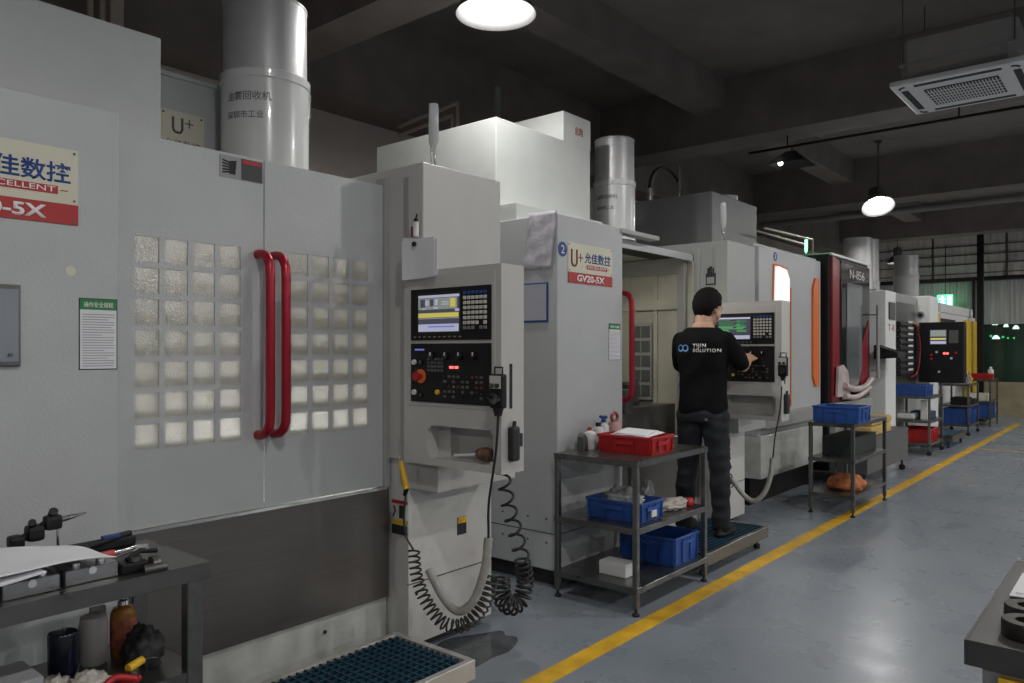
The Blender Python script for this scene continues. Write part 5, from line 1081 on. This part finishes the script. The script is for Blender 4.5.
q = wrap_print([(text_mesh('YIJIN', .006), -.02, 1.266, .036), (text_mesh('SOLUTION', .006), -.02, 1.234, .032)], None, '')
o = q.build('lettering', white_ink); o.parent = shirt
# trousers
mb = MB(); loft(mb, [(-.005, 0, .90, .105, .152), (-.01, 0, .82, .115, .165), (-.01, 0, .76, .112, .168)], 32)
for s in (-1, 1):
    limb(mb, [V((-.008, s * .085, .80)), V((.0, s * .098, .62)), V((.014, s * .115, .47)), V((-.005, s * .126, .30)), V((-.012, s * .135, .11)), V((-.01, s * .136, .055))], [.100, .086, .072, .068, .06, .062])
tr = remesh(mb, .010, 4, .5)
for v in tr.bm.verts:
    c = v.co; n = noise.noise(V((c.x * 6, c.y * 6, c.z * 18))); v.normal_update(); v.co += v.normal * n * .010
attach(tr.build('trousers', denim))
for s in (-1, 1):
    mb = MB(); loft(mb, [(.045, s * .138, .0, .132, .046), (.045, s * .138, .022, .134, .047)], 28, 2.6); loft(mb, [(.045, s * .138, .02, .128, .044), (.04, s * .138, .05, .115, .042), (.0, s * .137, .085, .07, .04), (-.01, s * .136, .10, .05, .038)], 28, 2.3)
    attach(remesh(mb, .007, 3).build('shoe', black))
# hair: cap over skull back, sides and top
mb = MB(); t = bmesh.new(); bmesh.ops.create_icosphere(t, subdivisions=5, radius=1)
for v in t.verts:
    d = v.co.copy(); n = noise.noise(d * 7) * .035 + abs(noise.noise(V((d.x * 30, d.y * 30, d.z * 8)))) * .045
    v.co = V((d.x * .108, d.y * .094, d.z * .120)) * (1 + n)
kill = [v for v in t.verts if (v.co.x > .05 and v.co.z < .05) or (v.co.x > .015 and v.co.z < -.01) or (v.co.x > -.012 and v.co.z < -.035) or (v.co.z < -.098)]
bmesh.ops.delete(t, geom=kill, context='VERTS')
for f in t.faces: f.smooth = True
bmesh.ops.solidify(t, geom=t.faces[:], thickness=.012)
t.transform(Matrix.Translation(hp(-.008, 0, .128)) @ HT.to_3x3().to_4x4()); mb._merge(t, 0)
attach(mb.build('hair', hair_m))
mb = MB(); mb.box(-.122, -.108, -.085, -.065, .775, .79, bev=.002); 
attach(mb.build('belt_tag', chrome))
man.rotation_euler.z = math.radians(2)

# ------------------------------------------------------------------ interior lights of the enclosed machines
def area(name, loc, size, energy, col=(1, .96, .88), rot=(0, 0, 0)):
    L = bpy.data.lights.new(name, 'AREA'); L.shape = 'RECTANGLE'; L.size, L.size_y = size; L.energy = energy; L.color = col
    o = bpy.data.objects.new(name, L); COL.objects.link(o); o.location = loc; o.rotation_euler = rot; return o
mb = MB(); mb.box(1.35, 2.15, 2.97, 3.03, .65, .69); mb.build('work_light', bulb_m, M1)  # unseen bar added low in the enclosure to brighten the lower door panes
area('work_lamp_light', (1.75, 3.0, .70), (.8, .06), 19.0, col=(.96, .97, 1), rot=(PI, 0, 0))
area('work_lamp_light', (4.5, 2.9, 2.075), (.15, .06), 3.5)
# ------------------------------------------------------------------ world and view
w = bpy.data.worlds.new('world'); SC.world = w; w.use_nodes = True; w.node_tree.nodes['Background'].inputs[0].default_value = (.5, .55, .6, 1); w.node_tree.nodes['Background'].inputs[1].default_value = .05
SC.view_settings.view_transform = 'Standard'; SC.view_settings.look = 'None'; SC.view_settings.gamma = 1; SC.view_settings.exposure = .12
try: SC.view_settings.use_curve_mapping = False
except Exception: pass
SC.cycles.use_denoising = True
SC.cycles.max_bounces = 8
for o in list(bpy.data.objects):
    if '_o' in o: del o['_o']
